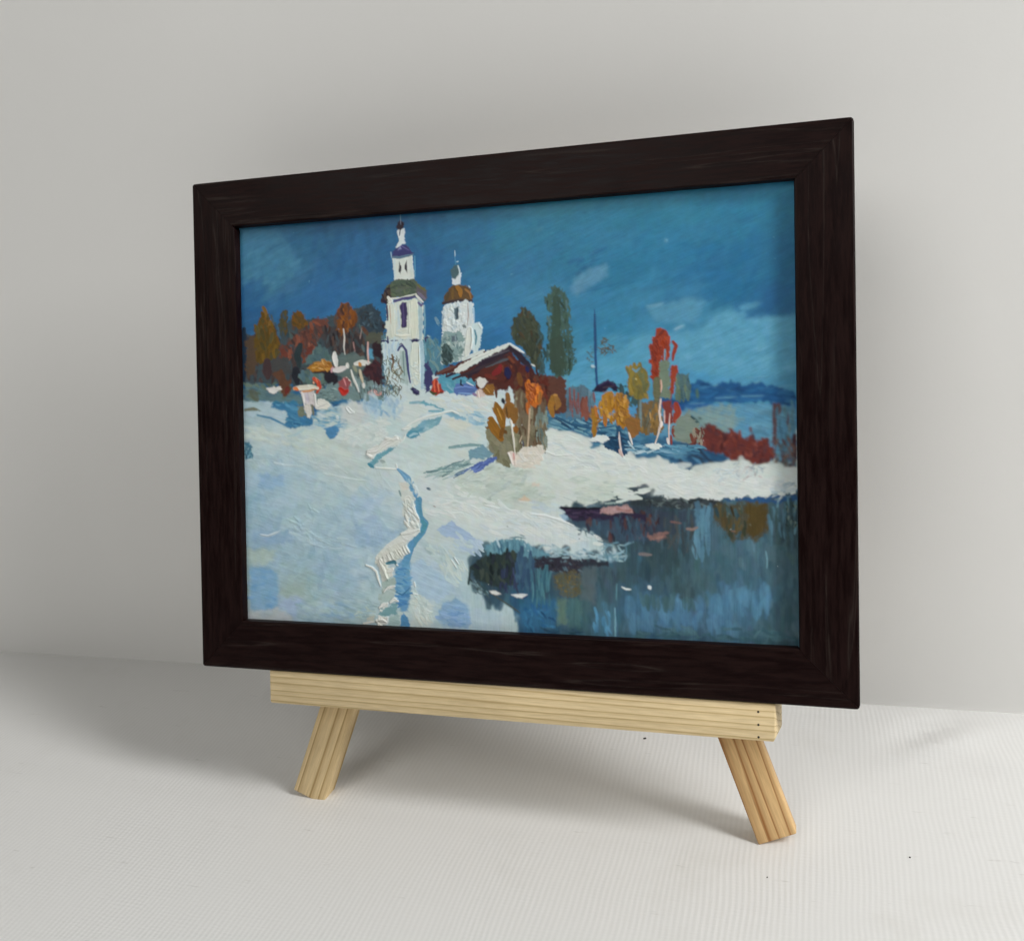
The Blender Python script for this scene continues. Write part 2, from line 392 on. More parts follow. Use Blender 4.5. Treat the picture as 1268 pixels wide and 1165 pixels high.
WATER = [(p, tuple(int(.85 * (x * .90) + .15 * (c[0] * .3 + c[1] * .55 + c[2] * .15) * .88) for x in c)) for p, c in [((600,690),(75,110,130)),((650,680),(85,125,140)),((620,700),(45,60,65)),((660,720),(60,85,110)),((700,710),(70,80,90)),((690,740),(62,105,125)),((720,740),(70,105,115)),((650,740),(50,105,140)),((670,770),(55,105,145)),((720,770),(65,105,115)),((760,720),(70,95,105)),((780,750),(60,105,135)),((750,770),(80,130,156)),((800,700),(60,90,100)),((770,650),(60,85,100)),((800,640),(55,70,85)),((830,650),(62,85,98)),((830,690),(60,88,95)),((870,650),(80,116,136)),((870,720),(75,110,120)),((900,690),(75,115,130)),((930,680),(84,126,146)),((960,690),(75,108,118)),((960,640),(78,112,128)),((975,650),(55,75,80)),((850,740),(70,98,105)),((900,740),(75,123,150)),((800,760),(82,126,156)),((850,765),(82,127,160)),((900,760),(82,130,163)),((940,750),(75,120,145)),((970,760),(62,98,110)),((960,790),(70,105,117)),((850,790),(65,105,125)),((780,785),(70,110,130))]]

def paint(o):
    def Q(c): o.q = CROP[c]
    X = lambda *a, **k: o.poly(*a, **k)
    S = lambda *a, **k: o.stroke(*a, **k)
    D = lambda *a, **k: o.dabs(*a, **k)
    Q('X')
    Fs, Fn, Fw = o.field(SKY), o.field(SNOW), o.field(WATER)
    o.C[:] = lin(Fs)
    o.C[o.V > 505] = lin(Fn)[o.V > 505]
    ALL = [(285,210),(1000,210),(1000,520),(285,520)]
    # ---- sky
    o.brush_field(Fs, ALL, 800, 60, 20, lambda x, y: -28 if x > 560 else (-35 if x < 400 else (85 if y < 345 and x < 580 else -20)), 16, 2.6, op=0.75, br=0.05, h=0.030, edge=3.5)
    o.brush_field(Fs, ALL, 1100, 34, 6, lambda x, y: -25 if x > 560 else (-40 if x < 400 else (85 if y < 345 else -15)), 22, 4.0, op=0.55, br=0.08, h=0.032, edge=1.5, dry=0.3)
    Q('A')
    X([(60,600),(60,150),(350,200),(500,440),(500,500),(400,560),(280,620),(200,540),(120,560)], (68,116,150), ang=-40, rough=4, dry=0.42, h=0.03, op=0.8)
    D([(60,600),(60,200),(350,260),(520,440),(400,560),(280,620),(200,540)], [(74,124,156),(80,128,158),(64,112,150)], 50, 60, 16, -40, 15, 4, dry=0.45, op=0.7)
    S([(210,375),(290,310),(370,270)], 10, (42,88,125), dry=.4); S([(350,310),(480,240)], 8, (48,95,132), dry=.4)
    Q('D')
    X([(60,945),(180,925),(360,880),(470,910),(440,980),(390,1040),(250,1060),(120,1040)], (88,138,172), ang=-15, rough=4, soft=2, h=0.05, op=0.85, dry=0.2)
    X([(-120,1260),(0,1160),(150,1130),(300,1120),(410,1110),(505,1065),(540,1000),(610,968),(760,985),(700,1035),(860,1020),(1000,1000),(1090,985),(1090,1400),(600,1420),(200,1350)], (92,146,180), ang=-12, rough=3, soft=1.2, h=0.055, op=0.9)
    X([(695,935),(760,920),(850,905),(805,950),(740,968),(700,955)], (86,138,172), ang=-15, rough=2, h=0.06)
    D([(420,1110),(540,1010),(640,975),(1080,1010),(1080,1380),(300,1300)], [(98,152,186),(88,142,176),(82,134,170),(102,156,188)], 110, 90, 26, -14, 14, 4, op=0.5, h=0.05, edge=2)
    X([(760,985),(850,920),(1080,860),(1080,985),(900,1010),(720,1035)], (40,92,142), ang=-15, rough=4, soft=4, op=0.55, h=0.03)
    S([(62,942),(120,932),(176,921)], 5, (172,206,220), h=0.12); S([(250,1102),(285,1082),(320,1072)], 7, (185,215,226), h=0.14)
    S([(60,965),(120,1000)], 3, (120,165,190), op=.5); S([(192,485),(196,490)], 13, (175,205,215), h=.15)
    Q('C')
    X([(610,800),(690,700),(760,655),(880,628),(890,680),(790,770),(655,850)], (96,138,172), ang=-35, rough=5, soft=3, h=0.05, op=0.9)
    D([(630,780),(760,670),(880,640),(790,760),(670,840)], [(92,138,170),(84,128,165)], 16, 100, 22, -40, 10, 3, op=.6)
    S([(375,390),(425,358)], 5, (105,155,180), h=.06); S([(720,255),(735,248)], 6, (38,85,120)); S([(430,822),(432,828)], 9, (30,60,95))
    D([(620,600),(870,500),(880,560),(640,720)], [(44,100,145),(40,98,142)], 14, 70, 14, -30, 12, 4, dry=.4)
    S([(690,830),(850,790),(1000,745)], 8, (36,92,135), dry=.4)
    Q('H')
    X([(-60,560),(60,470),(140,400),(300,340),(480,300),(480,620),(200,600),(-40,640)], (88,146,182), ang=-20, rough=6, soft=3, op=0.75, h=.05)
    D([(-60,560),(60,470),(300,360),(480,330),(480,600),(-40,620)], [(92,150,186),(84,142,178),(76,136,172)], 40, 70, 22, -15, 20, 4, op=.6, h=.05)
    o.blend(n=5)
    # ---- far hills and river
    Q('I')
    X([(-620,800),(-100,620),(60,590),(120,605),(300,580),(500,575),(700,600),(700,900),(-620,900)], (88,138,165), ang=0, rough=3, h=.05)
    D([(-100,640),(60,610),(690,600),(690,800),(300,740),(-60,760)], [(92,142,168),(84,134,164),(98,146,168),(88,128,150)], 90, 80, 22, 2, 8, 5, op=.7, h=.05)
    X([(20,640),(200,600),(330,600),(400,690),(330,740),(150,760),(20,800)], (128,146,138), rough=9, soft=5, dry=.35, op=.8)
    X([(-120,600),(-60,540),(60,560),(105,470),(160,452),(230,478),(330,458),(400,488),(460,458),(560,478),(650,500),(700,520),(700,602),(500,572),(300,577),(105,607),(-60,610)], (34,82,135), ang=0, rough=2.5, h=.06)
    D([(20,580),(110,490),(160,470),(400,500),(560,490),(695,520),(695,595),(480,565),(110,598)], [(38,88,142),(28,70,118),(44,98,150),(52,100,148)], 60, 60, 14, -3, 12, 6, h=.06)
    for p in ([(250,552),(330,548),(370,545)], [(395,541),(470,540),(530,537)], [(110,583),(190,580)], [(470,470),(500,455)], [(240,485),(270,475)], [(430,440),(560,430)], [(600,490),(680,480)]):
        S(p, 7, (98,140,172), dry=.35, h=.08)
    S([(148,505),(152,550)], 14, (82,110,90)); 
    S([(112,655),(155,690)], 22, (38,66,72), dry=.2); S([(160,660),(172,668)], 10, (50,75,75)); S([(105,712),(118,720)], 9, (48,70,70))
    for x, y0, y1, w, c in ((578,585,880,24,(92,64,66)), (600,590,640,30,(96,70,70)), (650,635,705,16,(96,68,72)), (690,760,935,30,(72,42,48)), (625,830,890,26,(92,62,60)), (445,715,760,16,(110,72,72)), (655,760,880,20,(90,80,80))):
        S([(x, y0), (x + 2, (y0 + y1) / 2), (x, y1)], w, c, dry=.55, h=.07)
    D([(590,600),(690,600),(690,920),(590,900)], [(84,126,146),(76,112,132),(96,120,124)], 24, 70, 14, 88, 8, 5, dry=.45)
    # blue slope and ground under the trees
    Q('H')
    X([(-500,640),(-160,640),(0,700),(60,850),(260,870),(640,980),(830,1010),(960,1060),(960,1180),(700,1170),(420,1110),(200,1080),(-100,1010),(-340,950),(-500,900)], (66,112,140), ang=8, rough=4, h=.05)
    D([(-380,850),(0,850),(260,880),(640,980),(900,1050),(900,1140),(420,1090),(-100,1000)], [(50,96,128),(84,132,156),(60,108,138),(110,152,170),(38,78,108)], 90, 80, 20, 8, 14, 7, h=.06, dry=.2)
    Q('I')
    X([(0,815),(100,812),(220,850),(310,860),(332,930),(265,960),(250,1012),(200,1017),(120,965),(0,895)], (40,80,114), ang=25, rough=3, h=.06)
    D([(0,825),(100,820),(310,870),(320,930),(210,1010),(100,940)], [(52,96,128),(34,70,102),(74,120,150),(44,60,80)], 34, 70, 16, 28, 14, 6, dry=.25)
    X([(0,820),(70,815),(110,840),(60,880),(0,870)], (84,130,155), ang=15, rough=3, dry=.2)
    # ---- red bush on the far bank
    X([(55,745),(110,720),(150,760),(130,800),(70,790)], (142,134,116), rough=3, dry=.3)
    X([(100,745),(160,722),(220,698),(280,726),(350,733),(420,770),(470,783),(540,773),(582,830),(572,890),(520,932),(460,962),(380,945),(330,905),(310,862),(220,842),(115,802)], (106,50,46), ang=70, rough=4, h=.07)
    D([(110,750),(220,710),(350,740),(540,785),(570,880),(460,950),(330,890),(220,835)], [(118,56,48),(92,46,46),(128,62,50),(84,44,48)], 90, 34, 14, 70, 40, 7, h=.08)
    X([(500,960),(560,910),(695,890),(695,990),(600,1000)], (92,110,112), rough=4, dry=.4)
    D([(520,930),(690,880),(690,1000),(540,990)], [(60,90,120),(98,64,60),(130,150,150),(52,86,118)], 40, 30, 12, 15, 30, 8, dry=.4)
    D([(560,790),(690,780),(690,920),(580,900)], [(104,66,60),(110,84,76),(90,100,104)], 24, 34, 12, 85, 25, 8, dry=.4)
    # ---- snow
    SN = [(285,512),(330,500),(400,525),(440,500),(470,488),(560,486),(630,486),(640,540),(700,540),(760,562),(850,578),(1000,585),(1000,628),(870,620),(780,624),(700,632),(760,676),(800,690),(640,690),(580,706),(645,770),(650,800),(285,800)]
    def sang(x, y):
        if x < 470 and y < 620: return 14
        if x < 470: return 20 if (int(x / 40) + int(y / 40)) % 2 else -25
        if y > 690: return 55 if x > 520 else 10
        if x > 620: return 8
        return 22
    o.brush_field(Fn, SN, 620, 52, 19, sang, 20, 3.4, op=0.85, br=0.06, h=0.06, edge=2.2)
    o.brush_field(Fn, SN, 800, 26, 8, sang, 32, 5.0, op=0.65, br=0.08, h=0.08, edge=1.3, dry=0.22)
    o.brush_field(Fn, [(285,560),(480,560),(470,790),(285,790)], 240, 24, 7, sang, 50, 4.0, op=0.7, br=0.07, h=0.14, edge=1.0)
    Q('J')
    X([(85,680),(560,600),(700,720),(560,760),(200,860),(90,900)], (150,182,198), ang=10, rough=6, soft=4, op=.5)
    X([(200,720),(410,720),(400,830),(200,830)], (132,168,198), ang=10, rough=5, soft=2, op=.75, h=.06)
    D([(90,330),(420,330),(700,430),(780,470),(560,500),(100,420)], [(186,202,190),(180,196,188),(196,208,196),(176,196,196)], 60, 70, 22, 12, 16, 4, h=.10, op=.8)
    S([(330,620),(420,640),(560,650)], 9, (190,208,212), h=.16); S([(740,710),(860,735),(960,755),(1090,770)], 10, (200,214,212), h=.18); S([(840,640),(935,710)], 9, (196,208,200), h=.16)
    S([(760,700),(880,680),(1000,690)], 40, (172,192,190), op=.5, h=.08)
    o.blend(n=2)
    # ---- left: blue shadow at the wood's foot
    Q('E')
    X([(85,690),(330,780),(560,800),(640,760),(840,770),(860,830),(640,880),(520,870),(90,840)], (92,118,122), rough=4, ang=5)
    D([(90,690),(560,690),(640,800),(90,840)], [(92,108,96),(84,112,122),(96,112,100),(78,104,112)], 40, 60, 26, 10, 25, 6)
    Q('J')
    S([(145,30),(190,100)], 60, (92,92,76), op=.7); S([(90,185),(160,175),(230,205)], 28, (116,116,96), dry=.2)
    X([(330,112),(420,120),(520,108),(540,200),(640,252),(650,308),(560,318),(470,337),(410,308),(445,262),(430,200),(300,160)], (62,116,152), ang=20, rough=3, h=.08)
    D([(330,120),(520,120),(640,260),(470,330),(430,220)], [(70,126,160),(54,106,144),(84,138,168)], 30, 60, 16, 22, 16, 5)
    X([(100,205),(230,190),(300,170),(420,190),(440,240),(430,275),(250,245),(110,235)], (158,184,194), ang=8, rough=4, dry=.3, h=.1)
    S([(190,228),(300,250),(390,295),(440,318)], 18, (74,126,158), taper=(.6,.7)); 
    X([(735,320),(870,322),(845,405),(785,425),(760,380)], (78,128,166), ang=60, rough=3); S([(700,200),(790,192)], 22, (72,128,152)); S([(570,350),(500,395),(440,400)], 22, (150,184,190), op=.8)
    D([(640,200),(900,150),(960,330),(700,330)], [(112,156,180),(130,168,186),(96,146,174),(150,178,186)], 60, 70, 9, 5, 12, 6, dry=.35, h=.08)
    D([(1000,60),(1268,60),(1268,220),(1100,200)], [(130,168,192),(150,184,200),(120,160,186)], 30, 80, 18, 75, 30, 5, dry=.2)
    X([(890,170),(960,110),(1080,150),(1110,230),(1000,320),(890,270)], (188,194,190), ang=10, rough=5, soft=2, h=.1); S([(935,170),(960,200),(985,205)], 34, (214,218,214), h=.3)
    X([(835,430),(920,330),(1100,320),(1268,240),(1268,460),(1080,470),(950,470)], (190,204,198), ang=-20, rough=5, h=.14)
    D([(850,420),(920,340),(1268,250),(1268,450),(960,460)], [(196,208,202),(186,200,196),(204,212,206)], 30, 70, 24, -15, 30, 4, h=.14)
    S([(850,240),(858,255)], 22, (208,220,222), h=.2); S([(1110,205),(1165,185)], 6, (205,218,222)); S([(690,205),(750,245)], 5, (200,214,220))
    X([(88,440),(130,455),(152,490),(150,580),(90,590)], (70,112,130), rough=3, dry=.35); D([(90,450),(150,480),(150,580),(92,580)], [(36,72,92),(110,150,165)], 14, 26, 10, 40, 40, 6)
    # ---- snow of the lower left
    Q('M')
    X([(130,240),(330,260),(470,290),(500,330),(300,360),(200,400)], (130,158,188), ang=15, rough=5, soft=3, op=.5)
    S([(215,280),(280,290),(380,250)], 11, (206,216,218), h=.3, taper=(.5,.3))
    X([(370,260),(440,235),(500,300),(420,300)], (126,160,180), rough=3, op=.7)
    X([(100,400),(350,400),(330,500),(260,530),(110,520)], (158,178,168), ang=5, rough=6, soft=2, op=.8)
    X([(520,670),(590,665),(585,780),(400,800),(380,730)], (146,166,160), ang=0, rough=5, soft=2, op=.8)
    X([(130,540),(260,545),(355,598),(372,760),(350,870),(300,962),(190,932),(125,880)], (116,156,186), ang=8, rough=4, soft=2.2, h=.07, op=.85)
    D([(135,550),(260,560),(350,610),(350,860),(290,940),(140,870)], [(118,160,192),(108,150,186),(124,164,192)], 34, 60, 22, 8, 18, 3, h=.1, op=.7)
    X([(380,820),(560,815),(500,960),(400,900)], (150,170,200), ang=-30, rough=4, soft=2, op=.7)
    X([(110,930),(340,880),(480,960),(480,1000),(110,1000)], (172,178,178), ang=4, rough=4, soft=2, op=.8)
    D([(500,820),(1100,820),(1100,1010),(520,1000)], [(142,172,188),(130,162,184),(156,180,182),(150,176,178)], 50, 90, 20, 8, 12, 5, h=.12, op=.8)
    D([(600,300),(960,300),(960,420),(660,400)], [(166,190,198),(150,178,192)], 18, 110, 14, 12, 8, 4, h=.2, op=.8)
    D([(450,80),(680,30),(660,320),(500,310)], [(160,188,194),(148,178,190)], 26, 90, 14, 40, 30, 4, h=.2, op=.75)
    # ---- water
    Q('X')
    WA = [(583,703),(590,693),(606,687),(640,683),(665,686),(690,692),(720,694),(752,697),(785,690),(775,680),(755,670),(740,664),(722,652),(706,642),(694,630),(740,626),(780,618),(850,612),(900,618),(1000,612),(1000,812),(640,804),(645,765),(620,742),(600,732),(585,718)]
    o.poly(WA, (66,100,116), ang=90, rough=1.5, h=.03)
    o.brush_field(Fw, WA, 560, 30, 13, lambda x, y: 88, 8, 3.5, op=0.85, br=0.07, h=0.045, edge=2.2)
    o.brush_field(Fw, WA, 620, 20, 5, lambda x, y: 88, 14, 6, op=0.7, br=0.09, h=0.05, edge=1, dry=0.3)
    o.blend((o.V > 600) * 1.0, n=2)
    Q('O')
    X([(180,160),(260,115),(380,100),(480,125),(600,190),(700,235),(500,240),(400,205),(200,220)], (98,138,152), ang=75, rough=4, h=.05)
    D([(190,160),(300,115),(460,130),(600,200),(400,200),(220,210)], [(110,150,162),(84,122,138),(150,180,188),(74,112,130)], 34, 60, 12, 78, 14, 6, dry=.2)
    X([(70,310),(130,265),(200,225),(400,200),(430,250),(425,450),(300,475),(180,430),(100,375)], (44,58,58), ang=80, rough=4, h=.05)
    D([(90,310),(200,235),(400,210),(420,440),(200,420)], [(36,48,50),(52,66,64),(60,70,62),(48,56,66)], 50, 60, 22, 85, 20, 5)
    D([(270,350),(430,350),(430,480),(300,470)], [(58,68,98),(50,60,86),(46,52,76)], 20, 80, 14, 88, 8, 5)
    D([(420,200),(560,240),(540,480),(430,460)], [(64,90,114),(70,100,120),(58,84,110)], 24, 110, 26, 89, 6, 4)
    X([(555,248),(700,238),(900,255),(1110,275),(1100,300),(910,305),(900,370),(700,345),(600,350),(560,300)], (52,50,62), ang=5, rough=5, dry=.3)
    D([(560,255),(900,265),(900,360),(600,345)], [(44,42,52),(58,56,66),(70,64,68),(90,110,120)], 46, 26, 12, 10, 40, 7, dry=.3)
    S([(900,285),(1000,290),(1090,285)], 22, (48,56,66), dry=.3); S([(1000,295),(1090,300)], 9, (46,50,58))
    X([(700,360),(880,345),(905,500),(860,535),(760,525),(710,450)], (98,92,66), rough=6, dry=.42, ang=80, soft=2, op=.85)
    D([(700,360),(890,360),(900,520),(740,510)], [(116,100,60),(92,88,66),(104,96,68),(78,88,84)], 34, 24, 11, 70, 40, 6, dry=.4)
    X([(720,560),(790,540),(800,750),(720,745)], (98,122,106), ang=90, rough=4, soft=2, op=.8, dry=.15); X([(800,560),(905,555),(905,760),(800,760)], (78,112,112), ang=90, rough=4, soft=2, op=.7)
    X([(905,330),(1010,310),(1010,590),(905,560)], (92,104,108), ang=88, rough=4, soft=3, op=.7)
    X([(440,600),(540,560),(720,570),(720,780),(500,800),(440,720)], (54,106,140), ang=80, rough=6, soft=4, op=.7)
    D([(450,610),(700,590),(700,780),(500,780)], [(48,98,140),(62,116,152),(44,86,122)], 30, 50, 18, 40, 40, 5)
    D([(520,360),(700,370),(700,560),(540,560)], [(68,112,126),(58,98,116),(78,122,132)], 24, 130, 14, 89, 5, 4, op=.8)
    D([(620,770),(900,770),(900,830),(640,810)], [(40,66,84),(60,92,112)], 20, 60, 8, 15, 12, 5, dry=.3)
    D([(990,660),(1120,640),(1130,800),(1000,800)], [(92,144,176),(84,134,166)], 14, 70, 18, 86, 8, 4, op=.8); S([(1155,620),(1160,740),(1155,830)], 10, (120,160,176), dry=.3, h=.1); S([(1170,440),(1165,560)], 9, (96,136,146), dry=.3)
    for i in range(26):
        t = i / 25
        S([(225 + 180 * t + 10, 510 + 120 * t), (300 + 150 * t, 560 + 100 * t)], 6, (62,70,70) if i % 3 else (96,96,84), dry=.3)
    D([(60,400),(140,430),(260,540),(120,520)], [(70,84,84),(120,146,150),(48,58,58)], 34, 30, 7, 40, 30, 6, dry=.35)
    S([(75,330),(60,440),(95,450)], 16, (52,66,68), dry=.35)
    X([(218,490),(262,490),(304,516),(270,524),(232,510)], (222,216,210), rough=1, h=.3); X([(378,518),(440,514),(505,520),(470,550),(420,540)], (226,224,220), rough=1, h=.3)
    S([(470,546),(500,530)], 14, (40,64,98))
    S([(370,95),(430,90),(490,100)], 10, (78,108,120), dry=.5); S([(445,70),(480,85)], 8, (84,112,124), dry=.4)
    D([(560,130),(800,170),(1100,200),(1100,260),(700,240)], [(150,176,184),(170,192,196),(130,160,172)], 50, 70, 13, 5, 18, 6, dry=.3, h=.09)
    D([(1060,120),(1268,140),(1240,260),(1080,270)], [(120,152,164),(100,134,150),(150,176,182)], 30, 60, 13, 10, 40, 7, dry=.3)
    for x, y in ((350,12),(885,105),(940,80),(930,45),(985,70),(1060,90)): S([(x, y), (x + 16, y + 6)], 9, (52,70,84), dry=.2)
    # ---- boat, dark bank, reflections
    Q('P')
    X([(110,165),(180,140),(400,135),(560,140),(720,160),(720,200),(520,215),(300,190),(100,185)], (58,68,72), ang=3, rough=4, dry=.25)
    D([(110,160),(300,150),(560,140),(700,170),(520,210),(200,190)], [(44,50,54),(78,88,90),(60,66,72),(100,112,112)], 60, 40, 10, 5, 30, 6, dry=.25)
    X([(720,155),(760,140),(900,135),(1000,130),(1195,120),(1195,165),(1000,180),(820,165)], (44,84,128), ang=-3, rough=4, dry=.2, h=.07)
    D([(1000,100),(1195,60),(1195,150),(1010,150)], [(110,130,140),(80,112,136),(180,190,190),(60,80,96)], 30, 50, 14, -5, 25, 6, dry=.4)
    X([(632,195),(700,180),(860,178),(1005,175),(1003,360),(930,412),(880,395),(800,410),(770,420),(700,330),(640,250)], (80,74,54), ang=86, rough=7, dry=.2, soft=2.5, h=.05, op=.9)
    X([(860,180),(1000,178),(1000,350),(930,412),(885,395)], (84,68,34), ang=86, rough=7, soft=2.5, h=.05, op=.9)
    D([(650,200),(860,190),(860,390),(760,390)], [(64,70,56),(90,78,50),(76,66,44),(60,84,90)], 44, 50, 18, 86, 10, 6)
    for x, y in ((750,240),(820,205),(670,180),(890,312),(740,260)): S([(x, y), (x + 6, y + 8)], 9, (112,112,100), h=.06, op=.7)
    D([(1020,180),(1195,170),(1195,430),(1020,420)], [(80,116,132),(70,100,112),(62,84,86),(96,134,148)], 40, 90, 16, 89, 6, 6, op=.8); D([(1130,190),(1195,190),(1195,330),(1130,330)], [(46,60,60),(110,128,120)], 20, 24, 9, 80, 20, 6, dry=.2)
    D([(530,220),(640,230),(640,520),(530,520)], [(88,126,146),(96,134,152),(78,112,132)], 24, 130, 24, 89, 5, 4, op=.75)
    X([(0,240),(280,225),(530,225),(530,330),(330,400),(0,350)], (56,64,80), ang=85, rough=4, soft=2, op=.7); D([(0,240),(330,240),(320,340),(0,340)], [(58,44,54),(70,84,98),(86,56,50),(60,76,92),(52,58,72)], 50, 55, 15, 88, 10, 6, op=.85)
    D([(330,240),(530,240),(530,520),(330,480)], [(58,72,80),(70,74,74),(64,88,98)], 34, 90, 18, 88, 8, 5, op=.75)
    X([(130,390),(220,375),(350,358),(345,385),(300,412),(230,402),(140,404)], (132,100,94), ang=-10, rough=5, dry=.3, soft=1.5); S([(280,404),(320,395)], 12, (150,116,106)); S([(480,342),(515,346),(548,332)], 18, (136,116,110), dry=.15); S([(375,295),(440,305)], 14, (120,92,88), dry=.3); S([(170,506),(245,512)], 22, (120,112,112), dry=.3); S([(770,356),(800,360)], 9, (130,96,80))
    D([(80,800),(220,790),(260,990),(80,990)], [(78,116,142),(72,110,136),(82,122,148)], 30, 100, 34, 86, 12, 3, op=.55, edge=3)
    D([(300,810),(560,830),(760,800),(760,1000),(300,1000)], [(82,122,150),(76,114,142),(88,130,158)], 60, 90, 32, 82, 16, 3, op=.55, edge=3)
    D([(590,770),(1020,730),(1010,880),(620,880)], [(82,124,152),(76,116,142),(88,132,158)], 50, 90, 30, 85, 12, 3, op=.5, edge=3)
    D([(180,800),(560,820),(520,840),(200,850)], [(66,96,102),(72,104,112)], 22, 80, 24, 88, 10, 4, op=.7)
    D([(300,980),(1150,1010),(1150,1090),(100,1050)], [(70,104,114),(60,92,104),(80,112,120)], 60, 80, 18, 5, 20, 4, op=.7)
    S([(995,490),(1005,550),(1002,600)], 8, (120,156,170), dry=.3)
    S([(52,722),(80,736),(110,738)], 11, (222,228,226), h=.3, taper=(.4,.6)); S([(232,722),(238,732)], 24, (226,230,228), h=.3); S([(10,980),(12,1050)], 8, (120,166,180))
    Q('L')
    X([(612,735),(650,740),(665,790),(630,790),(585,745)], (140,172,192), rough=3)
    X([(582,690),(640,686),(760,690),(910,692),(912,740),(1268,735),(1268,800),(940,820),(860,800),(700,800),(650,745)], (50,42,66), ang=3, rough=3, h=.06)
    D([(640,700),(910,710),(910,780),(680,780)], [(58,44,70),(40,34,56),(76,60,84)], 28, 50, 14, 2, 10, 5, dry=.2)
    X([(650,790),(940,790),(1268,790),(1268,960),(1080,950),(900,900),(720,835)], (60,80,98), ang=85, rough=4, soft=2, op=.8)
    D([(700,800),(1268,790),(1268,940),(960,930)], [(56,70,86),(66,92,108),(84,58,58),(52,48,64),(62,86,104)], 50, 70, 20, 88, 10, 5, op=.85)
    S([(590,692),(640,690),(760,694),(905,692)], 17, (20,16,32), h=.09, taper=(.7,.8)); S([(920,740),(1030,738),(1150,735)], 9, (34,24,40))
    X([(905,700),(1010,680),(1120,670),(1160,700),(1160,725),(1000,735),(910,735)], (172,138,136), ang=2, rough=3, h=.09); D([(920,705),(1140,680),(1150,720),(930,730)], [(186,150,148),(160,128,128),(150,110,104)], 16, 40, 12, 0, 14, 6)
    X([(1140,655),(1180,625),(1268,612),(1268,665),(1150,668)], (48,58,64), rough=3, dry=.15)
    S([(805,680),(860,668),(900,678)], 22, (98,118,128), dry=.3); S([(950,655),(1080,650)], 16, (150,166,160), dry=.4)
    # ---- snow along the bank, right
    X([(470,250),(520,140),(640,128),(710,122),(750,175),(770,215),(880,240),(1000,262),(1130,300),(1268,330),(1268,400),(700,420),(480,300)], (216,222,214), ang=8, rough=3, h=.13)
    D([(480,270),(540,140),(700,140),(770,230),(1268,340),(1268,420),(700,420)], [(222,227,220),(210,218,210),(204,212,206),(196,206,204)], 70, 90, 26, 8, 14, 4, h=.14)
    S([(540,180),(600,200),(640,240),(700,270)], 18, (172,190,194), op=.8); S([(480,248),(560,280),(690,272)], 8, (228,230,224), h=.25); S([(470,235),(480,265)], 7, (235,235,228), h=.25)
    D([(700,460),(1050,450),(1060,640),(760,640)], [(196,206,192),(188,198,184),(180,194,182)], 40, 130, 24, 2, 6, 4, h=.1)
    D([(1050,450),(1268,430),(1268,600),(1060,640)], [(204,212,202),(196,206,200),(212,218,208)], 24, 110, 24, 2, 8, 4, h=.1)
    D([(0,380),(390,370),(420,470),(520,640),(250,640),(0,640)], [(178,190,176),(172,186,172),(186,196,184),(168,182,174)], 60, 90, 26, -22, 20, 4, h=.1)
    D([(0,670),(240,700),(560,770),(700,830),(920,930),(960,980),(300,900),(0,950)], [(212,220,216),(204,214,214),(218,224,218),(194,208,210)], 70, 100, 26, 18, 14, 4, h=.13)
    D([(380,640),(600,650),(580,730),(420,690)], [(176,194,200),(184,200,202)], 14, 90, 24, 15, 10, 4)
    S([(360,738),(480,750),(600,790),(700,830)], 14, (226,230,226), h=.25); S([(0,668),(120,695),(260,716)], 10, (226,230,226), h=.22); S([(620,605),(760,660),(860,664)], 6, (150,166,166))
    X([(262,632),(320,594),(375,634)], (208,180,148), rough=2); X([(375,490),(440,488),(430,520),(380,525)], (206,188,164), rough=3, op=.8); S([(270,640),(340,650)], 10, (212,214,206), h=.15)
    S([(735,840),(745,830)], 14, (70,84,96)); S([(790,880),(800,905)], 10, (90,104,112)); S([(175,835),(185,838)], 10, (120,130,130)); S([(740,935),(750,930)], 12, (100,116,124)); S([(720,838),(800,870),(880,920),(960,960)], 12, (92,112,124), dry=.5)
    Q('I')
    X([(-40,930),(0,918),(60,938),(130,970),(205,1018),(330,1012),(480,992),(640,992),(697,1010),(697,1075),(560,1088),(420,1098),(300,1113),(230,1108),(130,1093),(-40,1105)], (206,212,206), ang=3, rough=3, h=.13)
    D([(-30,940),(60,945),(200,1022),(480,1000),(560,1010),(560,1080),(300,1105),(-30,1095)], [(212,218,212),(200,208,204),(218,222,216)], 50, 80, 20, 3, 12, 4, h=.14)
    D([(560,1000),(697,1000),(697,1080),(560,1080)], [(172,184,188),(150,170,178),(190,200,198)], 24, 50, 16, -2, 20, 6, dry=.25)
    D([(250,945),(340,950),(380,1000),(255,1008)], [(196,206,208),(180,196,202),(206,212,210)], 30, 34, 9, -30, 30, 5, dry=.3, h=.12)
    D([(340,900),(520,930),(500,990),(360,1000)], [(190,196,192),(160,140,138),(130,150,164),(186,184,178)], 36, 30, 9, -40, 35, 6, dry=.45, op=.6)
    o.blend(n=1)
    # ---- the wood on the left
    Q('E')
    X([(70,280),(140,310),(200,230),(380,200),(480,160),(640,190),(760,160),(850,120),(1000,80),(1090,60),(1230,200),(1260,520),(1240,700),(900,720),(560,720),(300,700),(70,690)], (64,76,82), ang=80, rough=5, h=.05)
    D([(90,330),(380,230),(650,200),(850,160),(1230,240),(1230,680),(90,670)], [(58,72,78),(72,60,58),(52,72,80),(84,66,58),(62,58,62),(76,92,92)], 170, 80, 30, 84, 22, 7)
    S([(80,250),(85,400),(80,680)], 40, (34,52,74), dry=.15); X([(90,340),(170,300),(190,500),(160,640),(95,660)], (86,68,54), ang=85, rough=5, dry=.2)
    X([(160,330),(180,240),(215,160),(250,98),(285,140),(310,200),(345,270),(372,330),(372,450),(330,500),(210,530),(170,460)], (98,74,26), ang=82, rough=4, h=.08)
    D([(180,250),(250,110),(310,210),(365,340),(350,480),(200,510)], [(108,80,24),(92,72,30),(84,74,40),(112,78,30)], 44, 70, 26, 82, 14, 5)
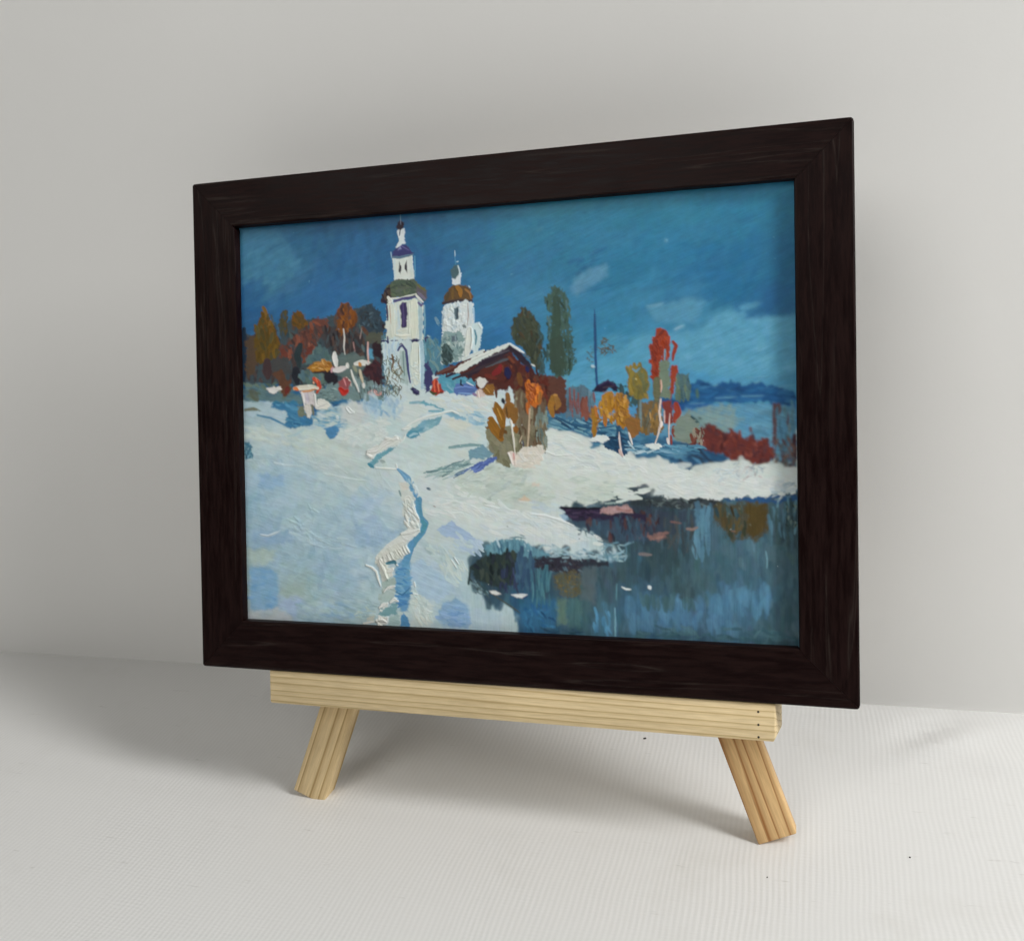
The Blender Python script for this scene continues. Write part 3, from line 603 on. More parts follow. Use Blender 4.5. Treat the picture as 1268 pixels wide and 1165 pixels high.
    D([(310,150),(370,260),(380,330),(320,220)], [(70,84,88),(60,86,110)], 10, 60, 14, 75, 14, 5, dry=.3)
    X([(378,170),(398,98),(432,98),(444,165),(432,270),(388,295)], (74,72,52), ang=85, rough=3, dry=.12); D([(385,110),(435,110),(430,290),(390,290)], [(82,72,44),(58,74,84),(90,72,40)], 16, 40, 18, 85, 12, 5)
    X([(470,150),(480,108),(522,93),(572,130),(602,190),(602,240),(540,248),(482,210)], (104,72,26), ang=50, rough=3, h=.07); D([(480,120),(560,130),(595,230),(500,220)], [(118,78,24),(92,70,34)], 14, 50, 20, 55, 20, 5)
    X([(380,420),(460,330),(540,290),(620,260),(655,222),(648,180),(700,158),(770,178),(792,230),(760,300),(705,335),(660,422),(600,512),(560,440),(480,382),(430,510),(382,505)], (104,62,52), ang=70, rough=5, h=.06)
    D([(390,420),(560,290),(660,190),(770,190),(700,330),(600,500),(430,480)], [(118,66,50),(92,60,54),(126,70,52),(80,64,62)], 60, 60, 22, 70, 25, 6)
    S([(400,430),(430,500)], 50, (112,58,46)); X([(580,440),(660,350),(650,430),(600,520)], (108,52,42), rough=3)
    X([(718,275),(850,215),(850,375),(760,400)], (66,62,64), ang=85, rough=4, dry=.1); X([(870,300),(1060,300),(1060,455),(880,460)], (58,50,52), ang=85, rough=5); D([(730,230),(850,220),(1060,320),(1050,460),(800,440)], [(48,42,46),(74,64,62),(60,72,76),(84,60,52)], 44, 60, 18, 86, 14, 6)
    X([(850,240),(850,110),(870,60),(910,28),(950,45),(1000,92),(1022,172),(1000,232),(932,252),(882,312)], (122,70,26), ang=80, rough=4, h=.08)
    D([(860,110),(910,40),(960,60),(1010,180),(900,290)], [(134,76,24),(108,62,30),(98,58,42),(140,84,34),(86,58,48)], 50, 50, 18, 80, 20, 6)
    X([(1030,112),(1090,52),(1140,38),(1192,100),(1232,180),(1252,240),(1202,270),(1120,272),(1060,232)], (46,62,76), ang=60, rough=5, dry=.06)
    D([(1040,120),(1130,50),(1230,190),(1200,260),(1070,230)], [(38,52,64),(60,80,92),(54,70,82),(50,56,60)], 70, 28, 14, 50, 50, 6, dry=.15)
    S([(1235,222),(1240,240)], 34, (46,34,46)); S([(1060,240),(1110,300)], 34, (96,62,48)); X([(1090,280),(1230,280),(1240,360),(1100,370)], (82,84,72), rough=4, dry=.2)
    X([(1110,400),(1150,420),(1150,510),(1110,510)], (90,140,172), rough=3)
    X([(1140,380),(1175,345),(1225,400),(1240,460),(1210,495),(1160,470)], (48,28,38), rough=2, h=.09)
    X([(700,368),(760,420),(850,540),(700,532),(570,540),(620,470)], (82,106,106), ang=60, rough=4); D([(690,400),(840,530),(590,530)], [(90,114,112),(74,98,102)], 18, 60, 24, 60, 30, 5)
    S([(545,385),(520,470),(540,560)], 56, (42,56,60)); S([(510,590),(520,690)], 76, (34,38,48), h=.09); X([(300,480),(460,470),(470,620),(300,640)], (70,70,70), rough=6, dry=.25); S([(270,520),(280,650)], 70, (70,52,54), dry=.1)
    X([(850,460),(1010,440),(1080,520),(1060,600),(940,700),(860,640)], (88,104,102), rough=5, dry=.15)
    X([(560,590),(740,600),(780,700),(600,720),(560,680)], (88,108,102), rough=4, ang=70); D([(540,600),(720,600),(740,710),(560,700)], [(80,100,98),(98,116,106),(84,110,118)], 20, 60, 26, 70, 25, 5)
    X([(740,610),(800,588),(852,640),(850,700),(800,718),(752,670)], (38,34,44), rough=2, h=.09)
    S([(650,605),(760,600),(810,595)], 24, (44,34,40)); 
    X([(592,578),(650,530),(700,513),(800,522),(818,565),(780,592),(650,598)], (166,114,46), ang=-10, rough=3, h=.14); D([(610,575),(690,525),(800,530),(790,585)], [(190,140,66),(150,98,40),(200,150,84)], 16, 50, 18, 20, 40, 7, h=.2)
    X([(860,480),(1060,470),(1100,520),(1000,640),(900,660)], (96,110,106), rough=5, dry=.2)
    S([(828,450),(832,500),(843,552)], 44, (220,214,206), h=.28, taper=(.6,.7)); S([(806,600),(815,570)], 26, (200,150,160)); S([(830,590),(870,585),(920,568)], 46, (216,202,196), h=.28); S([(1000,540),(1060,530),(1110,540),(1150,558)], 46, (216,211,198), h=.28, taper=(.6,.4)); S([(1035,535),(1045,555)], 30, (190,128,66)); S([(1150,545),(1155,560)], 26, (226,220,208), h=.25)
    S([(903,250),(912,320),(906,400),(915,460)], 10, (214,206,196), dry=.2, h=.2); S([(985,360),(990,400),(1000,445)], 9, (170,130,125), dry=.3); S([(1105,360),(1103,430),(1110,530)], 14, (206,160,150), dry=.2, h=.2); S([(1040,330),(1055,240)], 8, (150,130,125), dry=.4)
    X([(1055,600),(1100,540),(1180,508),(1230,560),(1252,640),(1248,705),(1180,715),(1110,660)], (64,34,42), ang=60, rough=3, h=.09); D([(1080,600),(1180,520),(1240,690),(1120,660)], [(74,38,44),(54,30,40)], 16, 60, 26, 60, 30, 4)
    X([(640,760),(830,700),(1060,640),(1150,720),(1240,740),(1240,830),(860,840),(700,830)], (112,132,132), rough=5, ang=60, dry=.12)
    for i in range(46):
        x = 640 + 190 * o.rng.random(); y = 730 + 160 * o.rng.random(); S([(x, y), (x + 26, y - 10 + 20 * o.rng.random())], 5, (58,72,70) if i % 2 else (150,166,164), dry=.2)
    for i in range(50):
        x = 960 + 280 * o.rng.random(); y = 640 + 150 * o.rng.random(); S([(x, y), (x + 8, y + 40)], 7, (70,82,82) if i % 2 else (130,146,146), dry=.3)
    S([(965,590),(985,660),(1010,710),(1030,770)], 16, (226,220,208), h=.25, taper=(.6,.5)); S([(1038,590),(1050,640),(1062,690)], 22, (188,172,142), h=.2); S([(1068,705),(1072,735)], 24, (214,206,196), h=.22); S([(990,560),(1010,600)], 30, (140,140,120), dry=.2); S([(935,540),(940,570)], 26, (214,208,196), h=.2)
    S([(925,650),(955,680),(965,720)], 12, (214,190,180), h=.2)
    X([(320,620),(400,588),(462,690),(462,770),(420,812),(365,720)], (96,64,48), ang=60, rough=4); S([(440,740),(430,780)], 40, (104,44,38))
    S([(660,660),(695,690),(705,730),(685,775)], 34, (186,72,50), h=.2); S([(672,655),(690,690)], 10, (222,120,90), h=.2); S([(655,690),(660,700)], 16, (220,160,130), h=.2)
    X([(868,680),(900,648),(935,650),(965,690),(945,770),(910,805),(880,770),(868,720)], (150,80,82), ang=70, rough=2, h=.14); S([(880,745),(905,780),(935,760)], 46, (182,46,38), h=.22); S([(905,660),(925,720)], 12, (200,130,130), h=.15)
    X([(262,742),(325,728),(345,735),(385,725),(392,748),(345,782),(300,780)], (216,206,196), ang=10, rough=2, h=.28)
    # little house front in white
    X([(540,760),(660,760),(668,800),(685,905),(640,880),(575,865),(555,790)], (196,182,182), ang=80, rough=2, h=.18)
    S([(500,742),(560,738),(640,728),(690,740)], 40, (216,206,180), h=.26); S([(500,740),(530,752)], 30, (206,116,66), h=.2); S([(560,768),(620,762),(672,745)], 18, (204,140,90), h=.2); S([(612,718),(618,728)], 14, (230,225,210), h=.2)
    S([(560,775),(575,840),(580,880)], 14, (226,220,212), h=.26); S([(665,790),(675,905)], 16, (222,216,210), h=.26); S([(600,790),(610,850)], 30, (180,168,184), op=.7)
    X([(690,832),(740,825),(775,850),(796,888),(740,914),(685,910),(680,870)], (226,219,202), ang=20, rough=2, h=.28); S([(690,900),(740,880),(770,865)], 9, (170,165,158)); 
    X([(572,880),(625,872),(640,905),(625,990),(600,985),(590,930)], (206,194,180), ang=75, rough=2, h=.24); S([(645,880),(655,960)], 20, (110,110,95), dry=.2); X([(530,880),(575,880),(590,970),(525,980)], (112,118,100), ang=85, rough=3, dry=.1)
    # ---- first church
    Q('F')
    X([(170,400),(560,400),(640,420),(690,500),(680,690),(560,720),(560,850),(180,850)], (92,132,148), ang=85, rough=5, soft=2, op=.85)
    D([(530,430),(690,440),(680,690),(560,700)], [(82,122,140),(96,132,142),(110,138,140),(78,114,134)], 46, 70, 20, 80, 25, 5, dry=.2)
    X([(202,112),(470,72),(522,130),(525,430),(195,432)], (200,206,188), ang=88, rough=3, h=.12)
    X([(160,440),(200,420),(515,420),(520,860),(430,892),(190,800)], (184,202,202), ang=86, rough=3, h=.1)
    D([(225,120),(310,110),(310,420),(230,420)], [(176,198,204),(206,210,192),(190,204,200)], 20, 110, 16, 88, 5, 4)
    S([(492,110),(500,260),(498,420)], 40, (150,176,184), dry=.1); S([(530,130),(535,280),(530,420)], 16, (112,150,170), dry=.3); S([(440,100),(445,250),(440,400)], 66, (214,215,190), h=.2, br=.06); S([(250,130),(250,260),(255,400)], 40, (208,210,190), h=.16); S([(205,130),(212,260)], 16, (70,60,90), dry=.3); S([(228,130),(240,290)], 8, (180,140,120), dry=.4)
    X([(316,135),(338,96),(374,103),(384,200),(377,320),(337,327),(325,230)], (62,50,94), ang=86, rough=1.2, h=.12); S([(345,110),(352,220),(352,310)], 12, (86,74,120), dry=.2)
    S([(398,120),(405,300),(400,370)], 12, (226,226,206), h=.25); S([(285,388),(340,396),(405,386)], 18, (226,224,200), h=.3); S([(300,350),(380,340)], 20, (216,216,194), h=.2); S([(330,335),(385,335)], 12, (200,204,190), h=.2)
    S([(160,440),(195,437),(215,455),(212,400)], 17, (52,48,96), h=.12); S([(240,437),(300,434)], 9, (60,62,104)); X([(398,428),(440,420),(492,425),(485,446),(430,450)], (44,40,84), rough=1.5, h=.12); S([(575,400),(540,415),(545,445)], 16, (58,60,104)); S([(560,395),(578,402)], 10, (150,176,190))
    D([(180,480),(300,480),(290,640),(190,700)], [(160,190,206),(176,200,208),(186,204,204),(150,182,200)], 34, 90, 16, 88, 8, 5)
    S([(452,480),(455,640),(458,800)], 84, (208,214,196), h=.2, br=.07); S([(486,490),(490,640),(492,800)], 10, (226,226,206), h=.28); D([(420,620),(490,620),(485,840),(425,840)], [(192,206,200),(216,218,200)], 26, 36, 12, 10, 40, 6, h=.18)
    X([(318,520),(365,520),(385,650),(392,830),(330,800)], (152,172,168), ang=86, rough=2); S([(345,530),(350,640),(360,740)], 12, (110,130,128), dry=.2)
    S([(302,520),(318,490),(340,476),(372,520),(382,600),(392,700),(408,800)], 22, (72,72,118), h=.14, taper=(.7,.6)); S([(316,470),(330,462),(345,470)], 12, (92,86,110))
    S([(505,450),(515,640),(512,850)], 40, (150,182,196), dry=.12); S([(535,470),(545,560)], 20, (110,150,168), dry=.2)
    X([(545,640),(566,600),(585,690),(605,720),(600,820),(580,880),(535,890),(530,800)], (62,60,106), ang=86, rough=3, h=.06); S([(640,705),(630,740)], 24, (60,60,84))
    X([(415,855),(432,838),(488,880),(486,905),(455,912),(428,892)], (48,44,84), rough=1.5, h=.16); S([(440,862),(480,885)], 8, (96,92,130))
    X([(585,880),(600,790),(622,758),(690,770),(716,850),(690,895),(620,912)], (166,58,46), ang=86, rough=2, h=.16)
    for x, c in ((620,(205,96,70)), (655,(216,120,92)), (690,(150,48,44))): S([(x, 775), (x - 6, 820), (x + 4, 880)], 15, c, h=.2)
    S([(585,880),(610,900),(640,895)], 22, (70,80,50)); S([(670,890),(690,888)], 14, (74,50,40))
    for i in range(80):
        g = o.rng; x = 195 + 130 * g.random(); y = 560 + 360 * g.random(); S([(x, y), (x + g.normal() * 14, y + 18), (x + g.normal() * 20, y + 46)], 7, [(104,108,92),(84,94,92),(126,112,84),(140,154,148),(96,84,60)][i % 5], dry=.25, h=.08)
    S([(250,560),(262,620),(245,690)], 16, (112,84,60), dry=.2); S([(230,590),(280,610)], 12, (96,70,48), dry=.2)
    X([(40,880),(90,866),(160,880),(150,905),(90,925),(45,905)], (204,142,134), ang=5, rough=2, h=.22); S([(60,875),(120,890)], 10, (222,170,160), h=.25)
    D([(40,830),(190,800),(210,900),(60,900)], [(90,104,104),(120,136,136),(76,88,90)], 30, 36, 8, 80, 30, 6, dry=.25)
    Q('B')
    X([(152,815),(200,720),(270,640),(440,635),(470,680),(556,730),(542,832),(470,790),(250,812),(200,855),(160,842)], (82,94,76), ang=15, rough=2.5, h=.1)
    D([(250,660),(440,645),(460,760),(250,790)], [(92,104,80),(74,88,74),(84,92,80),(64,76,66)], 36, 60, 20, 20, 25, 5)
    X([(152,815),(235,675),(238,790),(200,855),(160,842)], (58,48,54), ang=60, rough=3, h=.1); D([(165,810),(230,700),(225,810)], [(82,66,58),(44,34,46)], 12, 40, 18, 60, 30, 5)
    X([(465,690),(556,735),(542,832),(500,800),(470,760)], (96,88,92), ang=40, rough=3); S([(470,690),(540,740)], 20, (104,104,64), dry=.2); S([(480,760),(540,815)], 26, (112,104,124)); S([(280,645),(360,632),(440,638)], 12, (70,52,46))
    S([(215,835),(245,812),(330,805),(460,770)], 16, (212,210,196), h=.28); S([(268,835),(340,812),(460,795)], 24, (84,78,124), h=.12); S([(215,800),(240,835),(225,850)], 30, (220,216,200), h=.28); S([(462,782),(490,815),(520,842)], 20, (216,210,198), h=.25); S([(480,845),(505,872),(520,850)], 20, (96,88,130)); S([(165,825),(205,850)], 22, (40,26,52))
    S([(322,70),(324,120),(325,150)], 6, (128,160,178), h=.1)
    X([(255,455),(430,428),(440,636),(270,640)], (206,212,200), ang=88, rough=2, h=.16); S([(270,470),(275,630)], 18, (186,204,206), dry=.1); S([(415,440),(425,620)], 22, (196,206,198), h=.15); S([(448,440),(452,620)], 10, (90,140,176), dry=.3)
    X([(312,485),(332,535),(322,592),(306,576)], (36,28,48), rough=1, h=.1); X([(380,475),(384,585),(360,562),(356,520)], (36,28,48), rough=1, h=.1)
    X([(240,432),(262,395),(322,345),(362,338),(402,375),(438,405),(420,432),(310,462),(248,452)], (58,56,112), ang=-20, rough=2, h=.1); S([(255,448),(320,452),(430,425)], 22, (88,112,134)); X([(300,385),(322,355),(335,378)], (132,134,168), rough=1); S([(322,345),(400,390)], 9, (96,90,140)); S([(240,405),(245,455)], 9, (150,176,196), h=.15); S([(290,365),(330,340)], 10, (206,212,216), h=.2)
    X([(296,205),(355,200),(362,332),(330,345),(285,372),(306,300),(290,235)], (204,212,214), ang=88, rough=2, h=.2); S([(320,215),(315,260)], 12, (90,96,110))
    X([(290,150),(320,124),(356,146),(352,188),(322,215),(294,195)], (42,26,46), rough=1.6, h=.12); S([(324,120),(326,165)], 6, (130,140,160), h=.1)
    # ---- second church
    S([(798,392),(800,420),(800,445)], 7, (176,200,214), h=.1); S([(800,445),(805,510)], 5, (90,140,170)); S([(815,490),(830,485)], 9, (170,196,206), h=.12)
    X([(778,600),(852,580),(846,692),(776,684)], (208,216,220), ang=86, rough=2, h=.18)
    X([(757,570),(788,514),(832,518),(842,582),(800,640),(768,602)], (72,98,104), ang=80, rough=2, h=.12); S([(826,525),(838,560),(842,600)], 12, (190,208,212), h=.16)
    X([(690,850),(720,760),(780,688),(862,690),(932,730),(957,800),(952,832),(830,822),(700,858)], (98,72,42), ang=40, rough=2.5, h=.12)
    S([(820,710),(845,740),(850,790)], 40, (152,104,44), h=.14); S([(890,730),(930,760),(940,810)], 18, (150,104,58)); S([(740,760),(720,830)], 34, (82,66,44)); S([(780,730),(780,810)], 26, (112,82,40)); S([(920,700),(930,715)], 14, (150,180,196), dry=.2)
    S([(695,850),(800,830),(860,826),(950,828)], 24, (66,52,54), h=.1)
    Q('F')
    X([(705,122),(820,100),(905,92),(952,100),(958,300),(945,520),(880,605),(690,640),(688,340),(700,200)], (206,214,212), ang=86, rough=3.5, h=.16)
    D([(700,130),(900,110),(900,330),(700,340)], [(214,220,216),(196,208,210),(204,212,208),(180,198,206)], 50, 40, 20, 80, 40, 6, h=.22)
    X([(690,370),(770,345),(860,360),(885,470),(870,600),(760,640),(690,640)], (128,150,148), rough=5, dry=.12); D([(690,380),(860,380),(870,590),(700,620)], [(110,134,134),(146,164,160),(160,176,172),(96,120,122)], 50, 40, 18, 70, 40, 6)
    X([(678,480),(740,462),(782,520),(780,600),(720,645),(680,640)], (58,78,78), rough=4, dry=.1); D([(690,480),(770,500),(770,620),(690,630)], [(50,68,68),(74,94,94)], 24, 36, 14, 80, 30, 5, dry=.2)
    X([(783,150),(832,143),(830,245),(800,262)], (84,102,110), ang=88, rough=1.5); S([(820,160),(818,240)], 14, (56,70,84)); X([(768,388),(810,382),(810,438),(776,446)], (88,102,112), rough=2); S([(800,390),(802,440)], 8, (140,156,160)); S([(870,305),(890,320)], 26, (120,130,130), dry=.2)
    S([(910,110),(915,220),(905,300)], 9, (150,130,125), dry=.3); S([(935,110),(940,280)], 26, (190,208,216), h=.16); S([(960,150),(965,280)], 14, (150,182,204), dry=.45); S([(925,340),(925,440),(900,570)], 60, (212,216,204), h=.24, br=.07); S([(945,340),(950,430),(935,500)], 12, (226,226,216), h=.3); S([(690,220),(690,320)], 14, (150,176,190), dry=.45)
    X([(950,292),(985,276),(1015,280),(1036,312),(1020,490),(960,560),(948,420)], (188,212,214), ang=86, rough=2, h=.16); S([(970,345),(985,400),(978,470)], 18, (88,130,146)); S([(1005,290),(1030,330)], 12, (212,224,224), h=.2); S([(630,240),(660,300)], 30, (110,140,160), dry=.4)
    # ---- log house with snow on its roof
    X([(640,720),(760,660),(1060,520),(1268,500),(1268,880),(1000,860),(840,780),(760,760)], (84,40,34), ang=-25, rough=3)
    X([(690,740),(800,715),(900,760),(980,800),(980,860),(800,890),(700,880),(640,780)], (88,142,168), ang=30, rough=4, h=.06); D([(700,750),(900,780),(960,850),(760,880)], [(96,150,174),(76,130,158),(110,156,176)], 20, 60, 22, 30, 30, 5)
    S([(650,722),(720,690),(800,660)], 30, (100,64,58), dry=.15)
    Q('G')
    X([(20,440),(110,390),(210,330),(300,420),(380,470),(440,480),(540,540),(562,690),(480,722),(330,570),(240,575),(100,500)], (88,38,30), ang=60, rough=3)
    X([(250,470),(420,480),(560,560),(560,700),(480,725),(400,640),(240,690),(235,560)], (92,56,44), ang=80, rough=4, dry=.06)
    D([(120,400),(240,360),(440,490),(550,560),(550,690),(330,600),(240,560)], [(98,40,28),(80,36,34),(110,54,34),(72,34,32)], 60, 60, 18, 70, 25, 5)
    S([(60,425),(130,395),(195,378)], 22, (82,86,92)); S([(110,470),(145,440),(150,420)], 40, (128,34,36)); S([(60,480),(120,500)], 26, (110,44,34)); S([(192,445),(200,490)], 44, (28,30,78), h=.12); S([(318,430),(322,455)], 26, (30,34,84), h=.1); S([(265,475),(280,540)], 34, (112,70,36))
    X([(-60,470),(0,425),(70,365),(200,292),(245,302),(352,418),(335,442),(210,335),(100,395),(0,465),(-60,510)], (46,32,48), ang=-30, rough=2, h=.08)
    Q('F')
    S([(725,748),(860,690),(1040,610),(1268,500)], 26, (54,38,56), h=.08); S([(780,770),(960,700),(1100,640),(1268,560)], 22, (60,44,52), dry=.1); S([(1060,590),(1268,520)], 14, (92,88,96), dry=.2)
    X([(775,712),(850,640),(1040,538),(1260,462),(1275,478),(1160,540),(1060,590),(900,680),(830,716)], (208,214,204), ang=-27, rough=2.5, h=.24); S([(800,690),(960,600),(1240,470)], 14, (226,228,216), h=.3); S([(870,600),(1050,520)], 30, (200,210,204), h=.2)
    Q('G')
    S([(212,285),(250,310),(298,340)], 15, (212,218,214), h=.24); S([(300,345),(350,395)], 10, (96,104,112)); S([(350,412),(378,420),(392,415)], 18, (220,222,214), h=.26); S([(120,330),(205,282)], 16, (220,222,212), h=.25)
    # ---- trees behind the house
    X([(215,190),(240,120),(302,48),(350,90),(392,160),(406,260),(425,400),(432,470),(380,450),(330,372),(290,312),(222,250)], (62,68,50), ang=78, rough=3, dry=.08)
    D([(220,180),(300,60),(390,170),(415,400),(330,350),(230,240)], [(74,62,42),(56,64,50),(66,74,58),(50,60,54)], 80, 40, 14, 75, 18, 6, dry=.15)
    D([(380,160),(440,250),(450,470),(390,460)], [(62,88,92),(54,78,80)], 20, 60, 12, 85, 14, 5, dry=.4)
    X([(438,20),(448,-40),(500,-80),(560,-40),(580,30),(562,100),(602,200),(620,400),(570,490),(480,500),(440,300),(470,120)], (64,90,84), ang=88, rough=5, dry=.42)
    D([(445,0),(500,-70),(575,20),(600,220),(600,420),(500,480),(445,300)], [(58,82,72),(70,94,84),(50,72,62),(80,108,110),(66,92,80)], 130, 44, 12, 86, 14, 6, dry=.4)
    S([(500,0),(505,120),(500,300),(520,460)], 50, (56,78,66), dry=.25); X([(450,250),(540,230),(560,420),(520,500),(460,440)], (58,76,64), ang=88, rough=4, dry=.12)
    X([(545,500),(575,470),(582,560),(558,580),(540,540)], (92,142,168), rough=3); X([(640,490),(720,440),(740,540),(720,560),(650,560)], (88,144,180), rough=3)
    X([(440,480),(560,500),(570,700),(480,730)], (94,58,48), ang=85, rough=4, dry=.1)
    X([(565,560),(660,540),(750,600),(740,760),(560,740)], (88,112,126), ang=88, rough=4, dry=.1); D([(570,560),(740,600),(740,760),(570,740)], [(96,122,136),(84,100,112),(120,84,84),(76,104,120)], 40, 60, 12, 88, 10, 6, dry=.2)
    for x, y0, y1 in ((585,560,700), (612,570,680), (638,590,720), (600,640,740)): S([(x, y0), (x + 3, y1)], 10, (134,74,68), dry=.4)
    D([(655,620),(705,620),(700,745),(660,740)], [(140,78,62),(124,72,64),(110,70,70)], 16, 60, 16, 88, 10, 6, dry=.1)
    D([(450,720),(860,780),(860,860),(700,850),(450,800)], [(60,108,136),(44,86,116),(84,128,150),(110,148,162)], 50, 70, 14, 12, 16, 6, dry=.2); S([(500,740),(600,790),(740,815),(860,800)], 14, (40,84,114), dry=.15); S([(480,740),(580,800)], 8, (46,70,96), dry=.2)
    # ---- autumn birches before the house
    X([(235,570),(300,590),(420,640),(440,800),(430,940),(300,930),(250,860)], (112,100,80), ang=88, rough=4, dry=.08); D([(240,590),(430,660),(430,930),(260,900)], [(122,112,90),(104,84,64),(134,126,104),(96,76,58)], 44, 90, 18, 88, 8, 6, dry=.2); D([(370,700),(450,740),(440,940),(370,930)], [(110,122,116),(130,140,130)], 20, 60, 14, 88, 10, 6, dry=.3)
    X([(55,830),(75,760),(150,790),(260,800),(280,950),(205,1052),(130,1030),(80,960)], (126,122,98), ang=70, rough=3, h=.08); D([(65,830),(150,850),(260,860),(270,940),(200,1040),(90,950)], [(134,130,106),(116,112,88),(122,118,98)], 30, 60, 24, 70, 25, 4)
    S([(115,670),(150,730),(165,800)], 60, (138,94,36), h=.18); S([(90,760),(120,820),(155,880)], 60, (142,96,36), h=.18); S([(205,680),(205,730)], 80, (138,94,44), h=.16); S([(240,700),(235,770)], 50, (132,92,46), h=.14); S([(195,600),(200,655)], 34, (136,94,48), h=.16); S([(165,820),(150,870)], 30, (120,80,34)); S([(245,810),(250,835)], 36, (140,92,44), h=.14); S([(180,830),(188,842)], 22, (104,72,36)); S([(60,805),(75,810)], 18, (120,84,44)); S([(165,632),(172,655)], 22, (30,30,44), h=.12); S([(130,690),(160,760)], 9, (176,130,64), h=.2); S([(185,680),(195,740)], 9, (90,64,34))
    X([(305,532),(328,508),(350,545),(388,530),(412,585),(405,645),(370,685),(332,662),(310,622)], (186,102,44), ang=75, rough=3, h=.2); D([(310,530),(390,545),(400,640),(330,650)], [(204,120,50),(176,92,42),(192,112,60),(160,84,44)], 26, 36, 20, 70, 30, 7, h=.24)
    S([(322,660),(326,720)], 28, (184,100,48), h=.16); S([(400,590),(392,650)], 22, (150,98,50), h=.16)
    S([(334,690),(330,780),(325,880),(318,960)], 12, (184,160,132), h=.2); S([(270,900),(285,860)], 8, (176,156,132)); S([(290,890),(300,950)], 10, (88,84,92), dry=.2)
    S([(480,620),(465,680),(480,735)], 40, (152,106,46), h=.16); S([(500,620),(515,660),(500,690)], 36, (146,104,54), h=.16); S([(485,605),(505,605)], 16, (168,122,62), h=.18)
    S([(218,770),(225,830),(235,900),(240,965)], 11, (218,208,188), h=.26); S([(216,765),(222,785)], 16, (226,218,200), h=.26)
    X([(240,980),(300,930),(410,920),(425,960),(400,1040),(300,1070),(235,1050)], (214,200,180), ang=10, rough=3, h=.14); D([(250,980),(410,940),(390,1040),(260,1050)], [(220,206,188),(206,196,176),(216,208,196)], 22, 50, 18, 10, 30, 4, h=.16)
    X([(196,966),(222,960),(246,968),(250,1048),(226,1048),(212,1010)], (218,194,180), ang=75, rough=1.6, h=.22); S([(200,966),(228,1045)], 9, (230,222,210), h=.26); S([(232,970),(236,1010)], 12, (206,150,140))
    D([(70,580),(230,570),(240,690),(180,720),(110,650)], [(146,174,188),(160,186,194),(130,160,178)], 26, 50, 20, 80, 30, 5, dry=.1) if False else None
    # snow between house and birches
    Q('F')
    X([(800,825),(880,800),(960,820),(990,860),(960,905),(880,915),(800,900),(780,870)], (88,108,166), ang=-10, rough=2.5, h=.14); S([(800,850),(880,835),(970,850)], 13, (110,132,190), h=.2); S([(830,895),(960,900)], 10, (120,150,190), h=.2); S([(900,800),(960,830)], 10, (200,208,214), h=.2)
    X([(985,890),(1010,862),(1050,880),(1075,930),(1020,965),(990,940)], (206,176,166), ang=60, rough=2, h=.24); S([(1000,880),(1010,950)], 11, (226,206,198), h=.26); S([(960,900),(985,915)], 26, (140,120,150))
    X([(978,775),(1010,750),(1060,760),(1080,790),(1045,840),(1010,850)], (206,202,194), ang=60, rough=2, h=.24)
    X([(1040,850),(1080,815),(1130,815),(1150,860),(1130,905),(1085,915),(1050,890)], (134,92,42), ang=60, rough=2, h=.2); S([(1065,850),(1100,890)], 14, (160,118,60), h=.22); S([(1155,840),(1160,930)], 22, (92,54,40)); S([(850,780),(850,820),(870,830)], 14, (34,38,56))
    # ---- trees on the right
    Q('H')
    S([(90,70),(92,200),(96,380),(102,520),(108,605)], 17, (40,78,128), taper=(.25,1.0), h=.07)
    for i in range(18): S([(86 + i * .6, 110 + i * 14), (100 + i * .6, 112 + i * 14)], 7, (36,66,104))
    D([(120,330),(160,265),(240,340),(230,380),(130,400)], [(84,88,76),(72,84,84),(100,92,70)], 44, 22, 7, 30, 50, 7, dry=.25); D([(40,330),(80,330),(80,480),(40,480)], [(84,104,108)], 14, 16, 6, 30, 50, 7, dry=.3); S([(72,462),(88,468)], 22, (156,190,204), h=.16)
    X([(240,580),(330,600),(340,720),(420,740),(420,700),(330,640)], (58,84,88), rough=5, dry=.12); D([(250,590),(320,640),(330,760),(280,700)], [(50,74,80),(70,96,96)], 18, 50, 18, 70, 25, 5)
    X([(72,640),(118,588),(180,552),(252,600),(246,642),(190,612),(150,642)], (36,28,58), ang=-15, rough=2, h=.1); S([(120,600),(180,565),(245,605)], 14, (56,46,80), h=.12); S([(150,610),(220,600)], 12, (70,56,70))
    X([(318,490),(345,472),(362,492),(402,452),(440,478),(462,540),(462,680),(400,700),(335,660),(318,580)], (122,110,58), ang=82, rough=3, h=.1); D([(325,500),(400,470),(455,550),(450,680),(340,650)], [(132,114,52),(112,104,62),(104,106,70),(140,118,56)], 40, 60, 22, 84, 16, 5); S([(352,482),(375,500),(400,475)], 14, (100,140,160)); S([(372,550),(378,556)], 12, (180,165,110), h=.2)
    X([(640,520),(740,515),(742,680),(650,690)], (80,106,106), ang=86, rough=4, dry=.12); D([(650,530),(735,530),(735,670),(655,680)], [(88,112,106),(72,98,104),(96,112,92)], 24, 60, 20, 87, 10, 5, dry=.1)
    X([(400,715),(540,700),(560,880),(520,930),(400,920),(370,820)], (116,94,64), ang=86, rough=4, dry=.08); D([(390,730),(550,710),(550,900),(400,910)], [(128,100,60),(104,92,72),(92,96,84),(140,108,60)], 44, 70, 18, 87, 10, 6, dry=.15); S([(405,700),(408,880)], 16, (110,128,130), dry=.3)
    X([(510,205),(540,198),(575,210),(602,250),(610,330),(604,430),(562,350),(546,425),(545,560),(490,602),(486,450),(466,440),(466,412),(478,405),(466,322),(502,312)], (148,58,36), ang=80, rough=2, h=.14)
    D([(475,330),(540,220),(600,260),(595,420),(520,480),(495,580)], [(160,64,36),(136,52,36),(152,62,42),(124,50,40)], 50, 50, 20, 70, 25, 5, h=.16)
